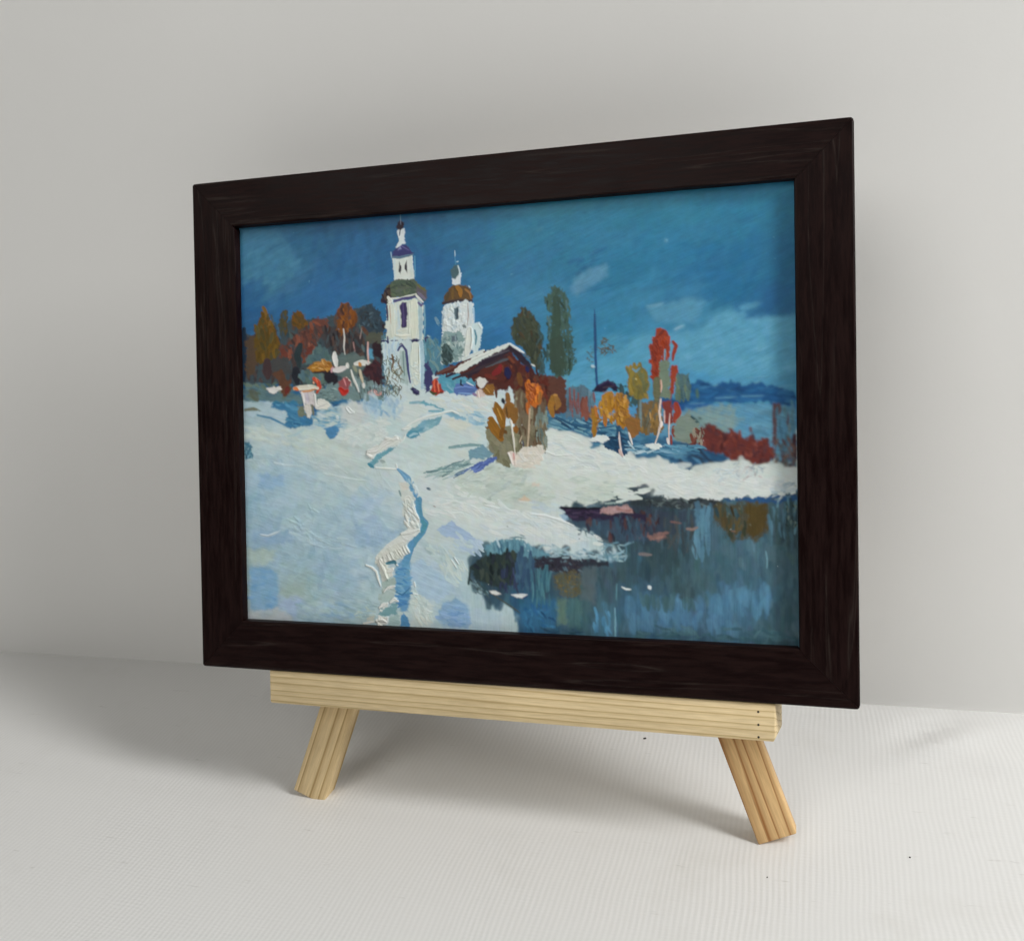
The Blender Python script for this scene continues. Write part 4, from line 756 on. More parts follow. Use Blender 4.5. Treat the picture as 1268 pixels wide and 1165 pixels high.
    S([(630,295),(650,325),(632,380),(626,420)], 26, (146,58,40), dry=.12, h=.12); X([(618,452),(665,455),(650,540),(635,640),(612,705),(604,620)], (150,62,42), ang=82, rough=3, h=.12)
    X([(536,432),(602,425),(606,680),(548,690)], (112,126,108), ang=86, rough=4, dry=.08); S([(575,350),(572,420)], 14, (100,145,165), dry=.2); S([(520,560),(518,690)], 60, (104,104,80), dry=.1)
    X([(560,705),(625,700),(622,860),(575,870)], (128,58,52), ang=86, rough=3, dry=.1); S([(650,725),(665,780),(640,840)], 46, (152,62,46), h=.14); S([(635,885),(640,940)], 40, (130,66,54), dry=.15); S([(615,940),(618,1000)], 16, (140,60,50), dry=.2)
    X([(640,840),(740,780),(830,900),(830,970),(700,990),(640,980)], (120,132,122), rough=5, dry=.15); D([(740,920),(830,900),(835,990),(750,990)], [(118,66,54),(104,60,54),(140,130,116)], 24, 40, 16, 80, 20, 6)
    X([(60,760),(110,740),(120,850),(100,955),(78,945),(70,860)], (154,110,44), ang=80, rough=2.5, h=.12); X([(142,650),(200,628),(225,660),(222,760),(180,800),(150,760)], (166,116,42), ang=80, rough=3, h=.16); X([(222,670),(270,650),(322,700),(330,850),(290,890),(240,850),(220,770)], (160,110,42), ang=80, rough=3, h=.16)
    D([(70,760),(220,640),(320,700),(320,860),(120,850)], [(172,122,44),(150,104,44),(140,96,46),(178,130,60)], 56, 44, 20, 80, 25, 7, h=.18); S([(160,800),(165,870)], 30, (164,106,50), h=.14); S([(95,740),(105,810)], 20, (176,110,56), h=.16)
    X([(290,830),(340,800),(400,840),(400,920),(350,960),(310,900)], (138,96,52), ang=70, rough=3, dry=.06); S([(20,700),(35,830)], 40, (130,78,66), dry=.2)
    X([(240,880),(262,875),(310,940),(350,1000),(300,1078),(210,1045),(140,1005),(170,985),(240,985)], (40,80,110), ang=40, rough=3, h=.06); D([(200,960),(300,940),(340,1010),(290,1070),(160,1010)], [(34,72,102),(54,98,126),(30,60,88)], 24, 60, 18, 25, 25, 5); D([(300,1000),(560,1010),(560,1080),(340,1060)], [(110,150,172),(60,106,134),(150,178,190)], 30, 60, 12, -8, 20, 7, dry=.2)
    S([(258,915),(262,980),(275,1060),(285,1080)], 12, (212,190,182), h=.24, taper=(.3,1)); S([(262,1040),(280,1078)], 20, (206,170,160), h=.2); S([(325,920),(340,970),(350,1000)], 12, (216,204,194), h=.24)
    S([(545,560),(550,600),(545,640)], 12, (206,160,140), h=.2); S([(545,690),(535,770),(545,850),(530,920),(508,990)], 15, (214,186,170), h=.22, dry=.08); S([(570,770),(572,850)], 10, (200,160,150), dry=.25); S([(607,790),(600,900),(602,1000)], 10, (206,170,160), dry=.2, h=.2); S([(550,850),(545,880)], 22, (222,200,186), h=.24); S([(470,780),(476,830)], 10, (180,140,90))
    X([(45,965),(100,940),(170,940),(196,965),(160,985),(90,982)], (224,229,222), ang=5, rough=2, h=.26); X([(440,1005),(500,990),(560,1005),(582,1020),(520,1032),(470,1025)], (222,227,222), ang=8, rough=2, h=.26); S([(590,960),(600,1000)], 16, (216,206,200), h=.2)
    D([(560,1010),(830,1000),(830,1060),(600,1060)], [(84,132,156),(56,100,130),(110,150,170)], 24, 80, 14, 8, 10, 6, dry=.2)
    # ---- path, tracks and the nearer snow
    Q('K')
    D([(20,60),(360,90),(360,240),(120,220)], [(142,174,194),(156,186,200),(168,192,200),(132,166,190)], 34, 70, 24, 80, 20, 4, dry=.1, h=.07, op=.7, edge=2.5)
    X([(360,130),(440,110),(600,180),(480,230),(380,260)], (196,208,202), ang=20, rough=4, h=.12)
    X([(480,108),(560,112),(700,170),(690,185),(600,150),(500,130)], (104,154,170), ang=18, rough=2.5, h=.07); S([(580,185),(690,185)], 20, (120,166,182), dry=.15); S([(430,120),(520,112)], 22, (130,168,178), dry=.2)
    X([(580,75),(700,80),(1080,80),(1080,180),(990,220),(760,180)], (198,208,200), ang=18, rough=4, h=.12, op=.9); D([(600,80),(1060,90),(1000,200),(760,170)], [(204,210,196),(192,208,210),(210,212,204)], 34, 90, 22, 16, 14, 4, h=.13)
    X([(690,200),(760,192),(875,240),(860,256),(740,232)], (124,168,188), ang=15, rough=2.5); D([(880,210),(1030,200),(1020,290),(920,290)], [(150,186,200),(130,172,194),(170,196,204)], 16, 60, 20, 15, 20, 5)
    X([(690,245),(840,255),(920,300),(820,340),(740,300)], (206,206,186), ang=20, rough=4, soft=2, op=.8)
    X([(398,372),(450,320),(540,260),(682,228),(662,280),(592,318),(500,350),(505,375),(432,402)], (112,156,170), ang=-20, rough=2.5, h=.08); X([(398,372),(440,335),(500,345),(500,378),(432,402)], (84,140,160), ang=-20, rough=2); D([(420,380),(660,250),(600,310),(460,380)], [(120,164,176),(98,146,164),(136,174,184)], 16, 60, 16, -22, 12, 4)
    S([(380,325),(440,280),(500,250),(570,225),(640,210),(700,195),(760,185),(810,205)], 15, (228,232,224), h=.3, taper=(.7,.4)); S([(375,325),(430,310)], 26, (224,228,220), h=.3)
    X([(85,520),(110,470),(200,440),(260,388),(340,392),(360,410),(320,450),(250,470),(180,520),(120,555)], (210,210,200), ang=-25, rough=3, h=.3); S([(100,500),(160,490),(250,430),(330,400)], 30, (220,219,210), h=.45); S([(95,525),(140,550),(185,520)], 20, (226,224,214), h=.45); S([(330,450),(380,400),(395,370)], 14, (220,224,218), h=.3); S([(240,400),(300,420)], 16, (196,196,186), h=.3)
    X([(95,600),(150,545),(270,465),(310,470),(250,525),(150,600),(140,635)], (106,154,166), ang=-32, rough=2.5, h=.08); S([(105,600),(140,625)], 26, (74,132,150))
    S([(160,628),(250,634),(330,640)], 13, (224,226,216), h=.28); S([(200,575),(230,585)], 24, (150,166,164), dry=.2); S([(320,600),(330,640),(380,690),(420,740)], 10, (226,228,220), h=.26)
    S([(335,640),(390,690),(440,760),(480,870),(500,1010)], 52, (108,152,182), h=.07, taper=(.4,.9)); D([(380,680),(440,740),(500,880),(510,1000),(460,880)], [(120,162,188),(96,142,174),(136,172,192)], 26, 40, 14, 60, 25, 5); D([(420,680),(500,820),(540,980),(460,800)], [(190,206,208),(204,214,212)], 16, 36, 10, 60, 30, 4, h=.16)
    X([(350,730),(420,760),(460,900),(470,1010),(380,1010),(360,860)], (196,202,192), ang=80, rough=4, h=.12); S([(345,810),(358,850)], 16, (120,140,144), dry=.2); X([(350,740),(400,740),(410,800),(370,810)], (206,196,182), rough=3, op=.8)
    S([(740,470),(820,460),(900,450),(1000,452)], 26, (124,152,154), dry=.15); X([(880,500),(960,470),(1010,450),(1085,530),(1010,565),(900,562)], (114,146,160), ang=10, rough=2.5, h=.07); X([(760,490),(870,490),(890,545),(860,560)], (196,208,200), rough=3, h=.1)
    D([(570,640),(860,570),(900,590),(760,700),(620,690)], [(120,150,150),(146,172,170),(96,124,128),(164,186,180)], 46, 120, 10, -18, 6, 6, dry=.3, h=.09)
    X([(1105,535),(1110,560),(1000,640),(880,695),(780,705),(850,640),(980,580)], (84,104,164), ang=-25, rough=2.5, dry=.06, h=.1); D([(800,690),(1000,590),(1090,550),(960,650)], [(92,114,176),(72,92,150),(108,128,180)], 18, 90, 12, -26, 6, 5, h=.12); D([(700,700),(860,640),(840,700)], [(88,112,136),(160,180,190)], 14, 50, 7, -24, 10, 6, dry=.25)
    S([(840,760),(900,700),(1000,650)], 10, (206,214,206), h=.2); S([(565,790),(590,800)], 20, (90,112,124), dry=.15); S([(615,925),(630,935)], 14, (150,140,138))
    D([(560,800),(900,800),(1268,940),(1268,1000),(560,1010)], [(212,220,214),(204,214,210),(220,225,219)], 50, 110, 22, 16, 16, 4, h=.14); D([(780,690),(1268,620),(1268,900),(960,860)], [(182,194,180),(176,190,178),(192,202,190)], 44, 100, 26, -16, 14, 4, h=.11)
    Q('N')
    X([(0,170),(180,330),(430,190),(430,260),(300,340),(160,390),(0,380)], (134,164,190), ang=-20, rough=5, soft=3, op=.6)
    X([(690,245),(820,163),(895,232),(1042,330),(1040,372),(880,322),(760,302)], (150,174,202), ang=20, rough=2, h=.08); D([(880,300),(1060,340),(1060,460),(860,420)], [(158,182,202),(166,188,200)], 16, 90, 24, 40, 14, 4)
    X([(480,530),(560,500),(640,560),(800,690),(800,780),(700,860),(560,800),(480,680)], (154,184,204), ang=30, rough=4, soft=1.6, h=.09); X([(470,760),(560,800),(640,880),(640,1060),(480,1070)], (182,198,192), ang=60, rough=4, h=.12); D([(480,770),(640,880),(640,1060),(490,1050)], [(190,204,198),(174,194,190),(200,208,196)], 24, 90, 20, 60, 30, 4, h=.16); S([(500,690),(510,730)], 14, (220,226,224), h=.3); S([(470,780),(530,795)], 12, (220,224,220), h=.26)
    D([(600,400),(860,420),(960,560),(820,700),(660,540)], [(176,196,194),(166,190,192),(184,200,192)], 40, 90, 26, 55, 20, 4, h=.11); S([(815,500),(860,570)], 9, (224,226,222), h=.3); S([(840,480),(880,540)], 8, (218,222,218), h=.3)
    X([(690,985),(742,868),(850,828),(952,888),(988,1040),(962,1095),(740,1062)], (128,163,194), ang=5, rough=3, soft=2, h=.08, op=.9); D([(710,980),(850,850),(970,1040),(760,1050)], [(132,166,200),(118,154,192)], 24, 90, 22, 4, 10, 3, h=.1); X([(985,900),(1234,960),(1234,1110),(985,1090)], (160,186,200), ang=10, rough=4, soft=2, op=.7)
    S([(540,-10),(540,80),(545,140),(595,190),(570,260),(500,350),(450,420)], 56, (92,142,168), h=.07, taper=(.9,1)); S([(570,170),(595,200),(570,265)], 34, (84,140,156)); S([(480,360),(440,460),(415,560)], 70, (96,144,176)); 
    X([(340,560),(440,440),(470,470),(462,600),(470,740),(420,800),(340,790),(330,680)], (98,146,178), ang=20, rough=3.5, soft=1.8, h=.09, op=.9); X([(335,740),(470,720),(450,940),(380,940),(365,820)], (90,138,176), ang=8, rough=3.5, soft=1.8, h=.09, op=.9); X([(385,970),(410,955),(450,1000),(475,1075),(385,1065)], (88,138,176), ang=60, rough=2); D([(350,570),(460,560),(450,900),(370,900)], [(100,150,182),(80,130,174),(112,156,184)], 40, 70, 16, 10, 16, 4, h=.11); S([(340,770),(400,800),(460,740)], 8, (56,104,140))
    S([(445,-10),(470,80),(515,170),(470,270),(390,330),(290,400),(215,480),(245,580),(265,680),(262,780),(245,880),(225,1000)], 74, (210,211,200), h=.22, dry=.1, taper=(.8,.8))
    S([(440,10),(460,70),(500,130)], 60, (200,206,196), h=.22); S([(490,30),(510,110),(540,150)], 22, (222,224,212), h=.4); D([(420,20),(500,30),(530,220),(440,240)], [(206,208,196),(188,198,194),(216,216,204)], 26, 50, 16, 55, 25, 5, h=.3)
    X([(375,268),(440,255),(550,230),(555,260),(500,310),(450,350),(400,310)], (212,214,204), ang=-15, rough=2.5, h=.3); S([(390,280),(470,270),(545,245)], 18, (226,226,216), h=.45)
    X([(165,480),(200,450),(290,380),(380,345),(440,340),(435,430),(390,490),(330,520),(300,515),(270,520),(280,570),(330,560),(320,620),(275,680),(230,680),(215,600),(185,560)], (204,203,188), ang=55, rough=3, h=.25)
    for i in range(34):
        t = i / 33; x = 200 + 230 * t; y = 480 - 110 * t; g = o.rng
        S([(x, y + 10 + 14 * g.random()), (x + 22, y + 45 + 20 * g.random()), (x + 34, y + 72)], 11, [(226,224,210),(212,211,197),(180,182,168)][i % 3], h=.5, taper=(.6,.4))
    for i in range(18):
        t = i / 17; g = o.rng; S([(200 + 40 * t, 500 + 60 * t), (225 + 30 * t + 10 * g.random(), 560 + 60 * t), (262 + 20 * t, 640 + 40 * t)], 11, [(222,220,206),(200,199,184),(176,176,162)][i % 3], h=.45, taper=(.6,.4))
    S([(92,545),(140,565),(180,600),(195,660),(216,725)], 18, (228,226,214), h=.55, taper=(.6,.3)); S([(280,600),(320,580)], 22, (224,222,210), h=.45); S([(270,530),(330,515),(350,545)], 30, (70,116,130)); S([(350,540),(362,550)], 14, (216,220,216), h=.3)
    X([(215,690),(330,640),(340,700),(250,760),(230,780)], (150,168,160), rough=3); S([(245,775),(285,740),(335,725)], 28, (218,217,206), h=.45, taper=(.6,.4)); X([(190,800),(330,740),(340,800),(300,850),(200,880)], (158,176,170), rough=4); S([(208,905),(240,880),(275,870)], 28, (218,217,206), h=.45); S([(300,860),(330,835),(362,850)], 26, (224,223,212), h=.45)
    X([(170,950),(260,900),(350,880),(370,960),(280,980),(180,975)], (116,152,156), rough=4); X([(280,985),(375,970),(385,1065),(280,1060)], (150,176,172), rough=3); X([(90,1010),(150,940),(180,980),(165,1020)], (176,176,160), rough=4); X([(165,1015),(230,978),(280,985),(275,1050),(200,1060)], (216,215,203), ang=30, rough=2, h=.4); S([(180,1020),(230,1010),(265,1030)], 14, (200,199,188), h=.4); S([(70,1040),(165,1025)], 16, (206,202,188), h=.25)
    D([(20,900),(160,880),(170,960),(20,1030)], [(140,166,172),(160,178,172)], 14, 70, 16, 5, 14, 4, h=.14)
    # scattered specks of lifted paint
    g = o.rng
    Q('X')
    for i in range(26):
        x = 300 + 680 * g.random(); y = 260 + 520 * g.random()
        c = (200,208,206) if y > 480 else (120,160,185)
        S([(x, y), (x + g.normal() * 1.5, y + g.normal())], 0.8 + 0.5 * g.random(), c, h=.12, op=.5)
    tm = np.clip((520 - o.V) / 10, 0, 1) * np.clip(np.maximum((468 - o.U), (o.U - 612)) / 8, 0, 1)
    o.blend(0.3 + 0.6 * tm, n=1)

def build_painting(root):
    e = 0.0004
    s0, s1 = -W_OUT / 2 + IN_L - e, W_OUT / 2 - IN_R + e
    t0, t1 = IN_B - e, H_OUT - IN_T + e
    o = Oil(s0, s1, t0, t1, STEP)
    paint(o)
    C = o.C
    # uneven mixing on the palette
    wm = np.clip((o.U - 560) / 30, 0, 1) * np.clip((o.V - 612 - np.maximum(0, 700 - o.U) * 0.55) / 12, 0, 1)     # the water
    st = o.noise((o.U * 0.42 + o.V * 0.91) / 1.5, (o.U * 0.91 - o.V * 0.42) / 13, 11) * (o.V < 480) + (o.noise((o.V * 0.95 - o.U * 0.3) / 1.4, (o.U * 0.95 + o.V * 0.3) / 14, 12) * (1 - wm) + o.noise(o.U / 1.5, o.V / 14, 12) * wm) * (o.V >= 480)
    C = C * (1 + np.where(o.V < 480, 0.10, 0.14)[..., None] * (st[..., None] - 0.5) + 0.05 * (o.noise(o.U / 2.0, o.V / 2.0, 11)[..., None] - 0.5) + 0.08 * (o.noise(o.U / 6.5, o.V / 6.5, 13)[..., None] - 0.5))
    C[..., 0] *= 1 + 0.08 * (o.noise(o.U / 8, o.V / 5, 17) - 0.5); C[..., 2] *= 1 + 0.08 * (o.noise(o.U / 5, o.V / 8, 19) - 0.5)
    lum = C @ np.array([0.2126, 0.7152, 0.0722])
    C = (C * 1.04 - lum[..., None] * 0.04) * np.clip((lum / 0.62)[..., None] ** 0.13, 0.5, 1.04)
    C[..., 2] *= 0.985
    # the sky's blue leans to turquoise, the snow is a greyer white
    bl = (o.V < 500) * np.clip((C[..., 2] - 2.2 * C[..., 0]) / (C[..., 2] + 1e-4) * 2.0, 0, 1)
    C[..., 1] *= 1 + 0.06 * bl; C[..., 2] *= 1 - 0.04 * bl; C[..., 0] *= 1 - 0.06 * bl
    lum = C @ np.array([0.2126, 0.7152, 0.0722])
    sn = (np.clip((lum - 0.24) / 0.25, 0, 1) * 0.38)[..., None]
    C = C * (1 - sn) + lum[..., None] * np.array([1.0, 1.0, 0.965]) * sn
    pig = C / KEXP
    pl = (pig @ np.array([0.2126, 0.7152, 0.0722]))[..., None]
    pig = pig * np.where(pl > 0.5, (0.5 + 0.40 * (1 - np.exp(-(pl - 0.5) / 0.33))) / np.maximum(pl, 1e-3), 1.0)     # no white paint is whiter than titanium white
    pig = np.clip(pig, 0.003, 0.88)
    # tooth of the primed board
    H = o.H * 0.46 + np.maximum(o.H - 0.24, 0) * 0.45 + 0.02 * st + 0.016 * o.noise(o.U / 1.1, o.V / 1.1, 3) + 0.03 * o.noise(o.U / 9, o.V / 9, 5)
    V = np.stack([o.S.ravel(), (0.0041 - H * 0.001).ravel(), o.T.ravel()], 1)
    nx, ny = o.nx, o.ny
    # give the board its thickness: rim and back
    me = grid_mesh('painted_panel', V, nx, ny)
    col = np.ones((nx * ny, 4), np.float32); col[:, :3] = pig.reshape(-1, 3)
    at = me.color_attributes.new('pigment', 'FLOAT_COLOR', 'POINT')
    at.data.foreach_set('color', col.ravel())
    p = link('painted_panel', me, mat_oil(), root)
    bm = bmesh.new()
    bmesh.ops.create_cube(bm, size=1.0)
    bmesh.ops.scale(bm, vec=(s1 - s0 - 0.0004, 0.003, t1 - t0 - 0.0004), verts=bm.verts)
    b = bm_obj('backing_board', bm, mat_plain('grey_board', (0.3, 0.27, 0.22), 0.8), root)
    b.location = ((s0 + s1) / 2, 0.0062, (t0 + t1) / 2)
    return p

STEP = 0.00027
# ------------------------------------------------------------------ setting
def build_setting():
    # table covered with ribbed vinyl: a sheet with the slight swells of a cloth that does not lie quite flat
    nx, ny = 260, 170
    x0, x1, y0, y1 = -1.3, 1.3, -1.5, 0.135
    xs = np.linspace(0, 1, nx); ys = np.linspace(0, 1, ny)
    X = x0 + (x1 - x0) * (0.5 + 0.5 * np.sign(xs - .5) * np.abs(2 * xs - 1) ** 1.6)
    Y = y1 - (y1 - y0) * ys ** 1.9
    XX, YY = np.meshgrid(X, Y)
    def g(cx, cy, sx, sy, a, rot=0.0):
        c, s = math.cos(rot), math.sin(rot)
        u = (XX - cx) * c + (YY - cy) * s; v = -(XX - cx) * s + (YY - cy) * c
        return a * np.exp(-(u / sx) ** 2 - (v / sy) ** 2)
    Z = np.zeros_like(XX)
    Z += g(-0.30, -0.012, 0.16, 0.018, 0.0012, 0.0)          # soft swell running left from the left foot
    Z += g(-0.02, -0.020, 0.10, 0.015, -0.0006)
    Z += g(0.186, 0.086, 0.026, 0.0045, 0.0026, 0.62)         # small creases by the wall on the right
    Z += g(0.176, 0.098, 0.020, 0.004, -0.0022, 0.75)
    Z += g(0.215, 0.072, 0.030, 0.010, 0.0010, -0.2)
    Z += g(-0.28, 0.07, 0.10, 0.03, 0.0014)
    Z -= np.clip((YY - 0.105) / 0.02, 0, 1) ** 2 * 0.0035     # rolls down at the wall
    for fx, fy in ((-0.0946, 0.0), (0.104, 0.0), (0.0075, 0.098)):   # flat where the feet stand
        Z *= 1 - np.exp(-(((XX - fx) ** 2 + (YY - fy) ** 2) / 0.022 ** 2))
    V = np.stack([XX.ravel(), YY.ravel(), Z.ravel()], 1)
    me = grid_mesh('tabletop', V, nx, ny)
    tag(link('tabletop', me, mat_table(), smooth=True), 'white table covered in finely ribbed vinyl', kind='structure')
    # wall behind
    ang = math.atan2(0.1222 - 0.1141, 0.2244 + 0.3854)
    # slight forward curve added to the wall's shape so that its foot shades darker
    prof = [(-0.02, 0.0)] + [(z, -WBULGE * (1 - math.exp(-(z / 0.085) ** 1.6))) for z in np.linspace(0, 0.4, 60)] + [(0.8, -WBULGE), (1.8, -WBULGE)]
    nx = 60; nz = len(prof)
    Vw = np.array([(-1.6 + 3.2 * i / (nx - 1), y, z) for z, y in prof for i in range(nx)])
    o = link('wall', grid_mesh('wall', Vw[:, [0, 1, 2]].reshape(nz, nx, 3)[::-1].reshape(-1, 3), nx, nz), mat_wall())
    o.location = (0.0, 0.1192, 0.0); o.rotation_euler = (0, 0, ang)
    tag(o, 'plain off-white wall behind the table', kind='structure')

def grid_mesh(name, V, nx, ny):
    me = bpy.data.meshes.new(name)
    me.vertices.add(nx * ny)
    me.vertices.foreach_set('co', V.astype(np.float32).ravel())
    i = np.arange(nx * ny).reshape(ny, nx)
    q = np.stack([i[:-1, :-1], i[1:, :-1], i[1:, 1:], i[:-1, 1:]], -1).reshape(-1, 4)
    nf = len(q)
    me.loops.add(nf * 4); me.polygons.add(nf)
    me.loops.foreach_set('vertex_index', q.astype(np.int32).ravel())
    me.polygons.foreach_set('loop_start', np.arange(0, nf * 4, 4, dtype=np.int32))
    try: me.polygons.foreach_set('loop_total', np.full(nf, 4, dtype=np.int32))
    except Exception: pass
    me.polygons.foreach_set('use_smooth', np.ones(nf, dtype=bool))
    me.update(calc_edges=True); me.validate()
    return me

# ------------------------------------------------------------------ framed painting
# Frame-local axes: x = along the width, z = up the face, y = into the frame (front face at y=0)
def build_frame():
    root = empty('framed_painting', (0, 0, Z0), (-LEAN, 0, 0))
    tag(root, 'oil painting of a snowy church in a dark wooden frame, standing on the easel', 'painting')
    mf = mat_frame()
    hw = W_OUT / 2
    # every rail: mitred, own x along its length.  profile across the rail: q from outer edge 0 to sight edge w
    def rail(length, w, place):
        lip = 0.0042
        prof = [(0.0, T_FRAME - 0.0008), (0.0, 0.0009), (0.00025, 0.0003), (0.0009, 0.0), (0.0012, 0.0), (w * 0.55, 0.0), (w - 0.0009, 0.0), (w - 0.0006, 0.0), (w - 0.00015, 0.00015), (w, 0.0006), (w + 0.0001, lip), (w + 0.0001, T_FRAME - 0.0008), (w * 0.5, T_FRAME)]
        bm = bmesh.new()
        ends = [0, .0002, .0004, .0006, .0009, .0012, .0015, .0018, .0021, .0025, .004, .008]
        fs = [e_ / length for e_ in ends] + [i / 36 for i in range(2, 35)] + [1 - e_ / length for e_ in ends[::-1]]
        n = len(fs) - 1
        rings = []
        rng = random.Random(int(length * 1e5) + int(w * 1e6))
        for i in range(n + 1):
            f = fs[i]
            ring = []
            for q, y in prof:
                a = -length / 2 + q * 1.0 + 0.00006; b = length / 2 - q * 1.0 - 0.00006
                jit = (rng.random() - .5) * 0.00012 if 12 < i < n - 12 else 0
                ring.append(bm.verts.new((a + (b - a) * f, y + (jit * 0.6 if y < 0.002 else 0), -q + jit * 0.4)))
            rings.append(ring)
        m = len(prof)
        for i in range(n):
            for j in range(m):
                bm.faces.new((rings[i][j], rings[i][(j + 1) % m], rings[i + 1][(j + 1) % m], rings[i + 1][j]))
        bm.faces.new(rings[0]); bm.faces.new(rings[-1][::-1])
        # soften the two outer corners of the frame
        R = 0.0020
        for v in bm.verts:
            x, z = v.co.x, v.co.z
            for sgn in (-1, 1):
                dx = length / 2 - sgn * x; dz = -z
                if dx < R and dz < R:
                    d = math.hypot(R - dx, R - dz)
                    if d > R:
                        k_ = R / d
                        v.co.x = sgn * (length / 2 - (R - (R - dx) * k_)); v.co.z = -(R - (R - dz) * k_)
        o = bm_obj('frame_rail', bm, mf, root, smooth=True)
        md = o.modifiers.new('EdgeSplit', 'EDGE_SPLIT'); md.split_angle = math.radians(50)
        o.matrix_local = place
        return o
    T = Matrix.Translation
    Ry = lambda a: Matrix.Rotation(a, 4, 'Y')
    rail(W_OUT, IN_T, T((0, 0, H_OUT)))
    rail(W_OUT, IN_B, Ry(math.pi) @ Matrix.Identity(4))
    rail(H_OUT, IN_L, T((-hw, 0, H_OUT / 2)) @ Ry(-math.pi / 2))
    rail(H_OUT, IN_R, T((hw, 0, H_OUT / 2)) @ Ry(math.pi / 2))
    build_painting(root)
    return root

# ------------------------------------------------------------------ easel
def build_easel():
    root = empty('tabletop_easel', (0, 0, Z0), (-LEAN, 0, 0))
    tag(root, 'small unpainted pine easel with splayed legs holding the framed painting', 'easel')
    L_ = mat_pine('pale_pine', (0.84, 0.665, 0.40), (0.45, 0.295, 0.12), ring=0.0050, seed=0.7, wob=0.9)
    R_ = mat_pine('orange_pine', (0.80, 0.55, 0.28), (0.38, 0.165, 0.05), ring=0.0040, seed=3.3, wob=1.25)
    G_ = mat_pine('ledge_pine', (0.85, 0.695, 0.44), (0.54, 0.405, 0.20), ring=0.0027, seed=1.9, wob=0.62)
    B_ = mat_pine('plain_pine', (0.66, 0.49, 0.25), (0.38, 0.22, 0.08), ring=0.0036, seed=6.1)
    # ledge: bar with rounded ends
    a, b = -0.1076, 0.1134
    lx = (b - a) / 2; cx = (a + b) / 2
    H = 0.0148
    bm = prism([(-lx + 0.0004, -H / 2), (lx - 0.0012, -H / 2), (lx, -H / 2 + 0.002), (lx, H / 2), (-lx, H / 2), (-lx, -H / 2 + 0.001)], 0.0010, 0.0162, bevel=0.0006, seg=2)
    # the right-hand end is sawn a little off square and its front arris rubbed round
    for v in bm.verts:
        d = lx - v.co.x
        if d < 0.006:
            f = max(0.0, 1 - (v.co.y - 0.0010) / 0.0152)
            v.co.x -= 0.0022 * f ** 1.5 * (1 - d / 0.006)
    ledge = bm_obj('ledge', bm, G_, root, smooth=True)
    ledge.modifiers.new('EdgeSplit', 'EDGE_SPLIT').split_angle = math.radians(35)
    ledge.location = (cx, 0, -H / 2)
    mn = mat_plain('dark_nail', (0.03, 0.022, 0.015), 0.5)
    for i, t in enumerate((-0.0035, -0.0085, -0.0133)):
        bm = bmesh.new()
        bmesh.ops.create_cone(bm, cap_ends=True, segments=12, radius1=0.00055, radius2=0.00045, depth=0.0006)
        bmesh.ops.rotate(bm, matrix=Matrix.Rotation(math.pi / 2, 3, 'X'), verts=bm.verts)
        o = bm_obj('nail', bm, mn, ledge)
        o.location = (0.1049 - cx, 0.00126, t + H / 2)
    # front legs: each has its own x along the grain
    def leg(foot, top, width, mat, cut=0.0, cham=0.0):
        f, t = Vector(foot), Vector(top)
        xa = (t - f).normalized(); ya = Vector((0, 1, 0)); za = xa.cross(ya).normalized(); ya = za.cross(xa)
        ln = (t - f).length; w = width / 2
        # square-sawn foot; on one leg the inner corner is planed so that it stands flat
        pts = [(ln, -w), (ln, w), (0, w)] + ([(0.0, -w + cut), (cut * 0.37, -w)] if cut else [(0, -w)])
        bm = prism(pts, 0.0, 0.009, bevel=0.0006, seg=3)
        if cham:                                   # outer front arris rubbed off
            for v in bm.verts:
                if v.co.z < -w + 0.0014 and v.co.y < 0.004: v.co.y += cham
        o = bm_obj('leg', bm, mat, root, smooth=True)
        o.modifiers.new('EdgeSplit', 'EDGE_SPLIT').split_angle = math.radians(32)
        M = Matrix((xa, ya, za)).transposed().to_4x4(); M.translation = f
        o.matrix_local = M
        return o
    leg((-0.0981, 0.0164, -0.0625), (-0.0015, 0.0164, 0.2030), 0.0161, L_, cut=0.0053)
    leg((0.1111, 0.0179, -0.0599), (0.0162, 0.0164, 0.1975), 0.0158, R_, cham=0.0016)
    # apex block, hinge and rear strut (behind the picture)
    bm = prism([(-0.02, 0.168), (0.035, 0.168), (0.022, 0.2), (-0.007, 0.2)], 0.0256, 0.0316, bevel=0.0006)
    bm_obj('apex_block', bm, B_, root)
    # rear strut worked out in world space then brought into the easel's frame
    inv = (Matrix.Translation((0, 0, Z0)) @ Matrix.Rotation(-LEAN, 4, 'X')).inverted()
    topw = Vector((0.0075, 0.0805, 0.242)); foot = Vector((0.0075, 0.0985, 0.0))
    d = (topw - foot).normalized(); ln = (topw - foot).length
    bm = prism([(0, -0.007), (ln, -0.007), (ln, 0.007), (0, 0.007)], -0.004, 0.004, bevel=0.0007)
    o = bm_obj('leg', bm, B_, root)
    xa = d; ya = Vector((0, 1, 0)); za = xa.cross(ya).normalized(); ya = za.cross(xa)
    Mw = Matrix((xa, ya, za)).transposed().to_4x4(); Mw.translation = foot + ya * 0.0 + Vector((0, 0, 0.0006))
    o.matrix_local = inv @ Mw
    mh = mat_plain('brass_hinge', (0.45, 0.32, 0.12), 0.35)
    mh.node_tree.nodes['Principled BSDF'].inputs['Metallic'].default_value = 1.0
    bm = bmesh.new()
    bmesh.ops.create_cone(bm, cap_ends=True, segments=12, radius1=0.0022, radius2=0.0022, depth=0.02)
    bmesh.ops.rotate(bm, matrix=Matrix.Rotation(math.pi / 2, 3, 'Y'), verts=bm.verts)
    o = bm_obj('hinge', bm, mh, root); o.location = (0.0075, 0.0337, 0.188)
    return root

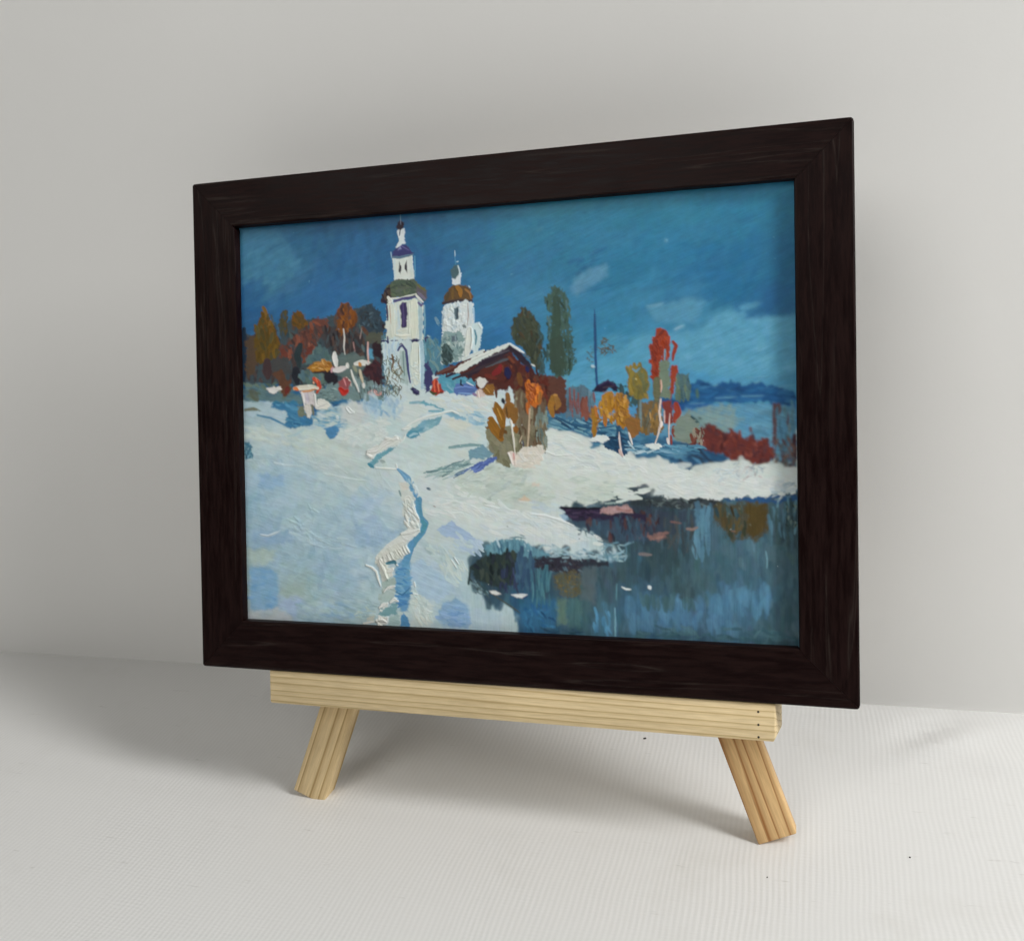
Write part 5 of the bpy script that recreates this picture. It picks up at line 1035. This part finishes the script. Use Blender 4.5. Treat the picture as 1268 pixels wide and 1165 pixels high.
# ------------------------------------------------------------------ crumbs on the table
def build_crumbs():
    md = mat_plain('dark_crumb', (0.035, 0.03, 0.025), 0.7)
    def crumb(x, y, ln, w, rot, label, seed):
        rng = random.Random(seed)
        bm = bmesh.new()
        bmesh.ops.create_icosphere(bm, subdivisions=2, radius=1.0)
        for v in bm.verts:
            v.co *= 1 + (rng.random() - .5) * 0.35
            v.co.x *= ln / 2; v.co.y *= w / 2; v.co.z *= w * 0.4
        o = bm_obj('crumb', bm, md, smooth=True)
        o.location = (x, y, w * 0.32); o.rotation_euler = (0, 0, rot)
        tag(o, label, 'crumb', 'dark specks on the white table')
    crumb(-0.1380, -0.1024, 0.0022, 0.0008, 0.3, 'tiny dark elongated crumb on the ribbed table near the bottom left corner', 1)
    crumb(0.0478, 0.0712, 0.0017, 0.0009, 0.5, 'tiny dark crumb on the table just under the pine ledge', 2)
    crumb(0.1605, 0.0045, 0.0007, 0.0006, 0.2, 'tiny black speck on the table right of the easel\'s orange leg', 3)
    crumb(0.1075, -0.0160, 0.0006, 0.0005, 0.9, 'tiny dark speck on the table in front of the easel\'s orange leg', 4)

# ------------------------------------------------------------------ light, camera, colour
def area(name, direction, dist, target, size, power, col, size_y=None):
    la = bpy.data.lights.new(name, 'AREA')
    la.shape = 'RECTANGLE'; la.size = size; la.size_y = size_y or size
    la.energy = power; la.color = col
    o = bpy.data.objects.new(name, la); COL.objects.link(o)
    d = Vector(direction).normalized(); t = Vector(target)
    o.location = t + d * dist
    o.rotation_euler = d.to_track_quat('Z', 'Y').to_euler()
    return o

def build_light():
    area('window_light', (0.97, -0.245, 0.80), 1.6, (0.03, 0.04, 0.1), 0.32, 22.6, (1.0, 0.998, 0.98), 0.95)
    area('room_light', (-0.30, -0.82, 0.72), 2.2, (0.0, 0.05, 0.1), 1.1, 12.9, (1.0, 0.985, 0.945))
    w = bpy.data.worlds.new('World'); SC.world = w; w.use_nodes = True
    n, l = w.node_tree.nodes, w.node_tree.links
    bg = n['Background']
    co = n.new('ShaderNodeTexCoord'); sp = n.new('ShaderNodeSeparateXYZ'); l.new(co.outputs['Generated'], sp.inputs[0])
    r = n.new('ShaderNodeValToRGB')
    r.color_ramp.elements[0].position = 0.45; r.color_ramp.elements[0].color = (0.07, 0.066, 0.06, 1)
    r.color_ramp.elements[1].position = 0.9; r.color_ramp.elements[1].color = (0.55, 0.54, 0.51, 1)
    mr = n.new('ShaderNodeMapRange'); mr.inputs[1].default_value = -1; mr.inputs[2].default_value = 1
    l.new(sp.outputs[2], mr.inputs[0]); l.new(mr.outputs[0], r.inputs[0]); l.new(r.outputs[0], bg.inputs[0])
    bg.inputs[1].default_value = 0.05

def build_camera():
    cd = bpy.data.cameras.new('camera'); o = bpy.data.objects.new('camera', cd); COL.objects.link(o)
    o.location = (0.119568, -0.334676, 0.26091)
    o.rotation_euler = (1.319861, 0.085502, 0.278575)
    cd.sensor_fit = 'HORIZONTAL'; cd.sensor_width = 36.0
    cd.lens = 1170.0 / 1268.0 * 36.0
    cd.shift_y = -40.0 / 1268.0
    cd.clip_start = 0.01; cd.clip_end = 50
    SC.camera = o
    v = SC.view_settings
    SC.display_settings.display_device = 'sRGB'
    v.view_transform = 'Standard'; v.look = 'None'; v.exposure = 0; v.gamma = 1; v.use_curve_mapping = False

build_setting()
build_easel()
build_frame()
build_crumbs()
build_light()
build_camera()
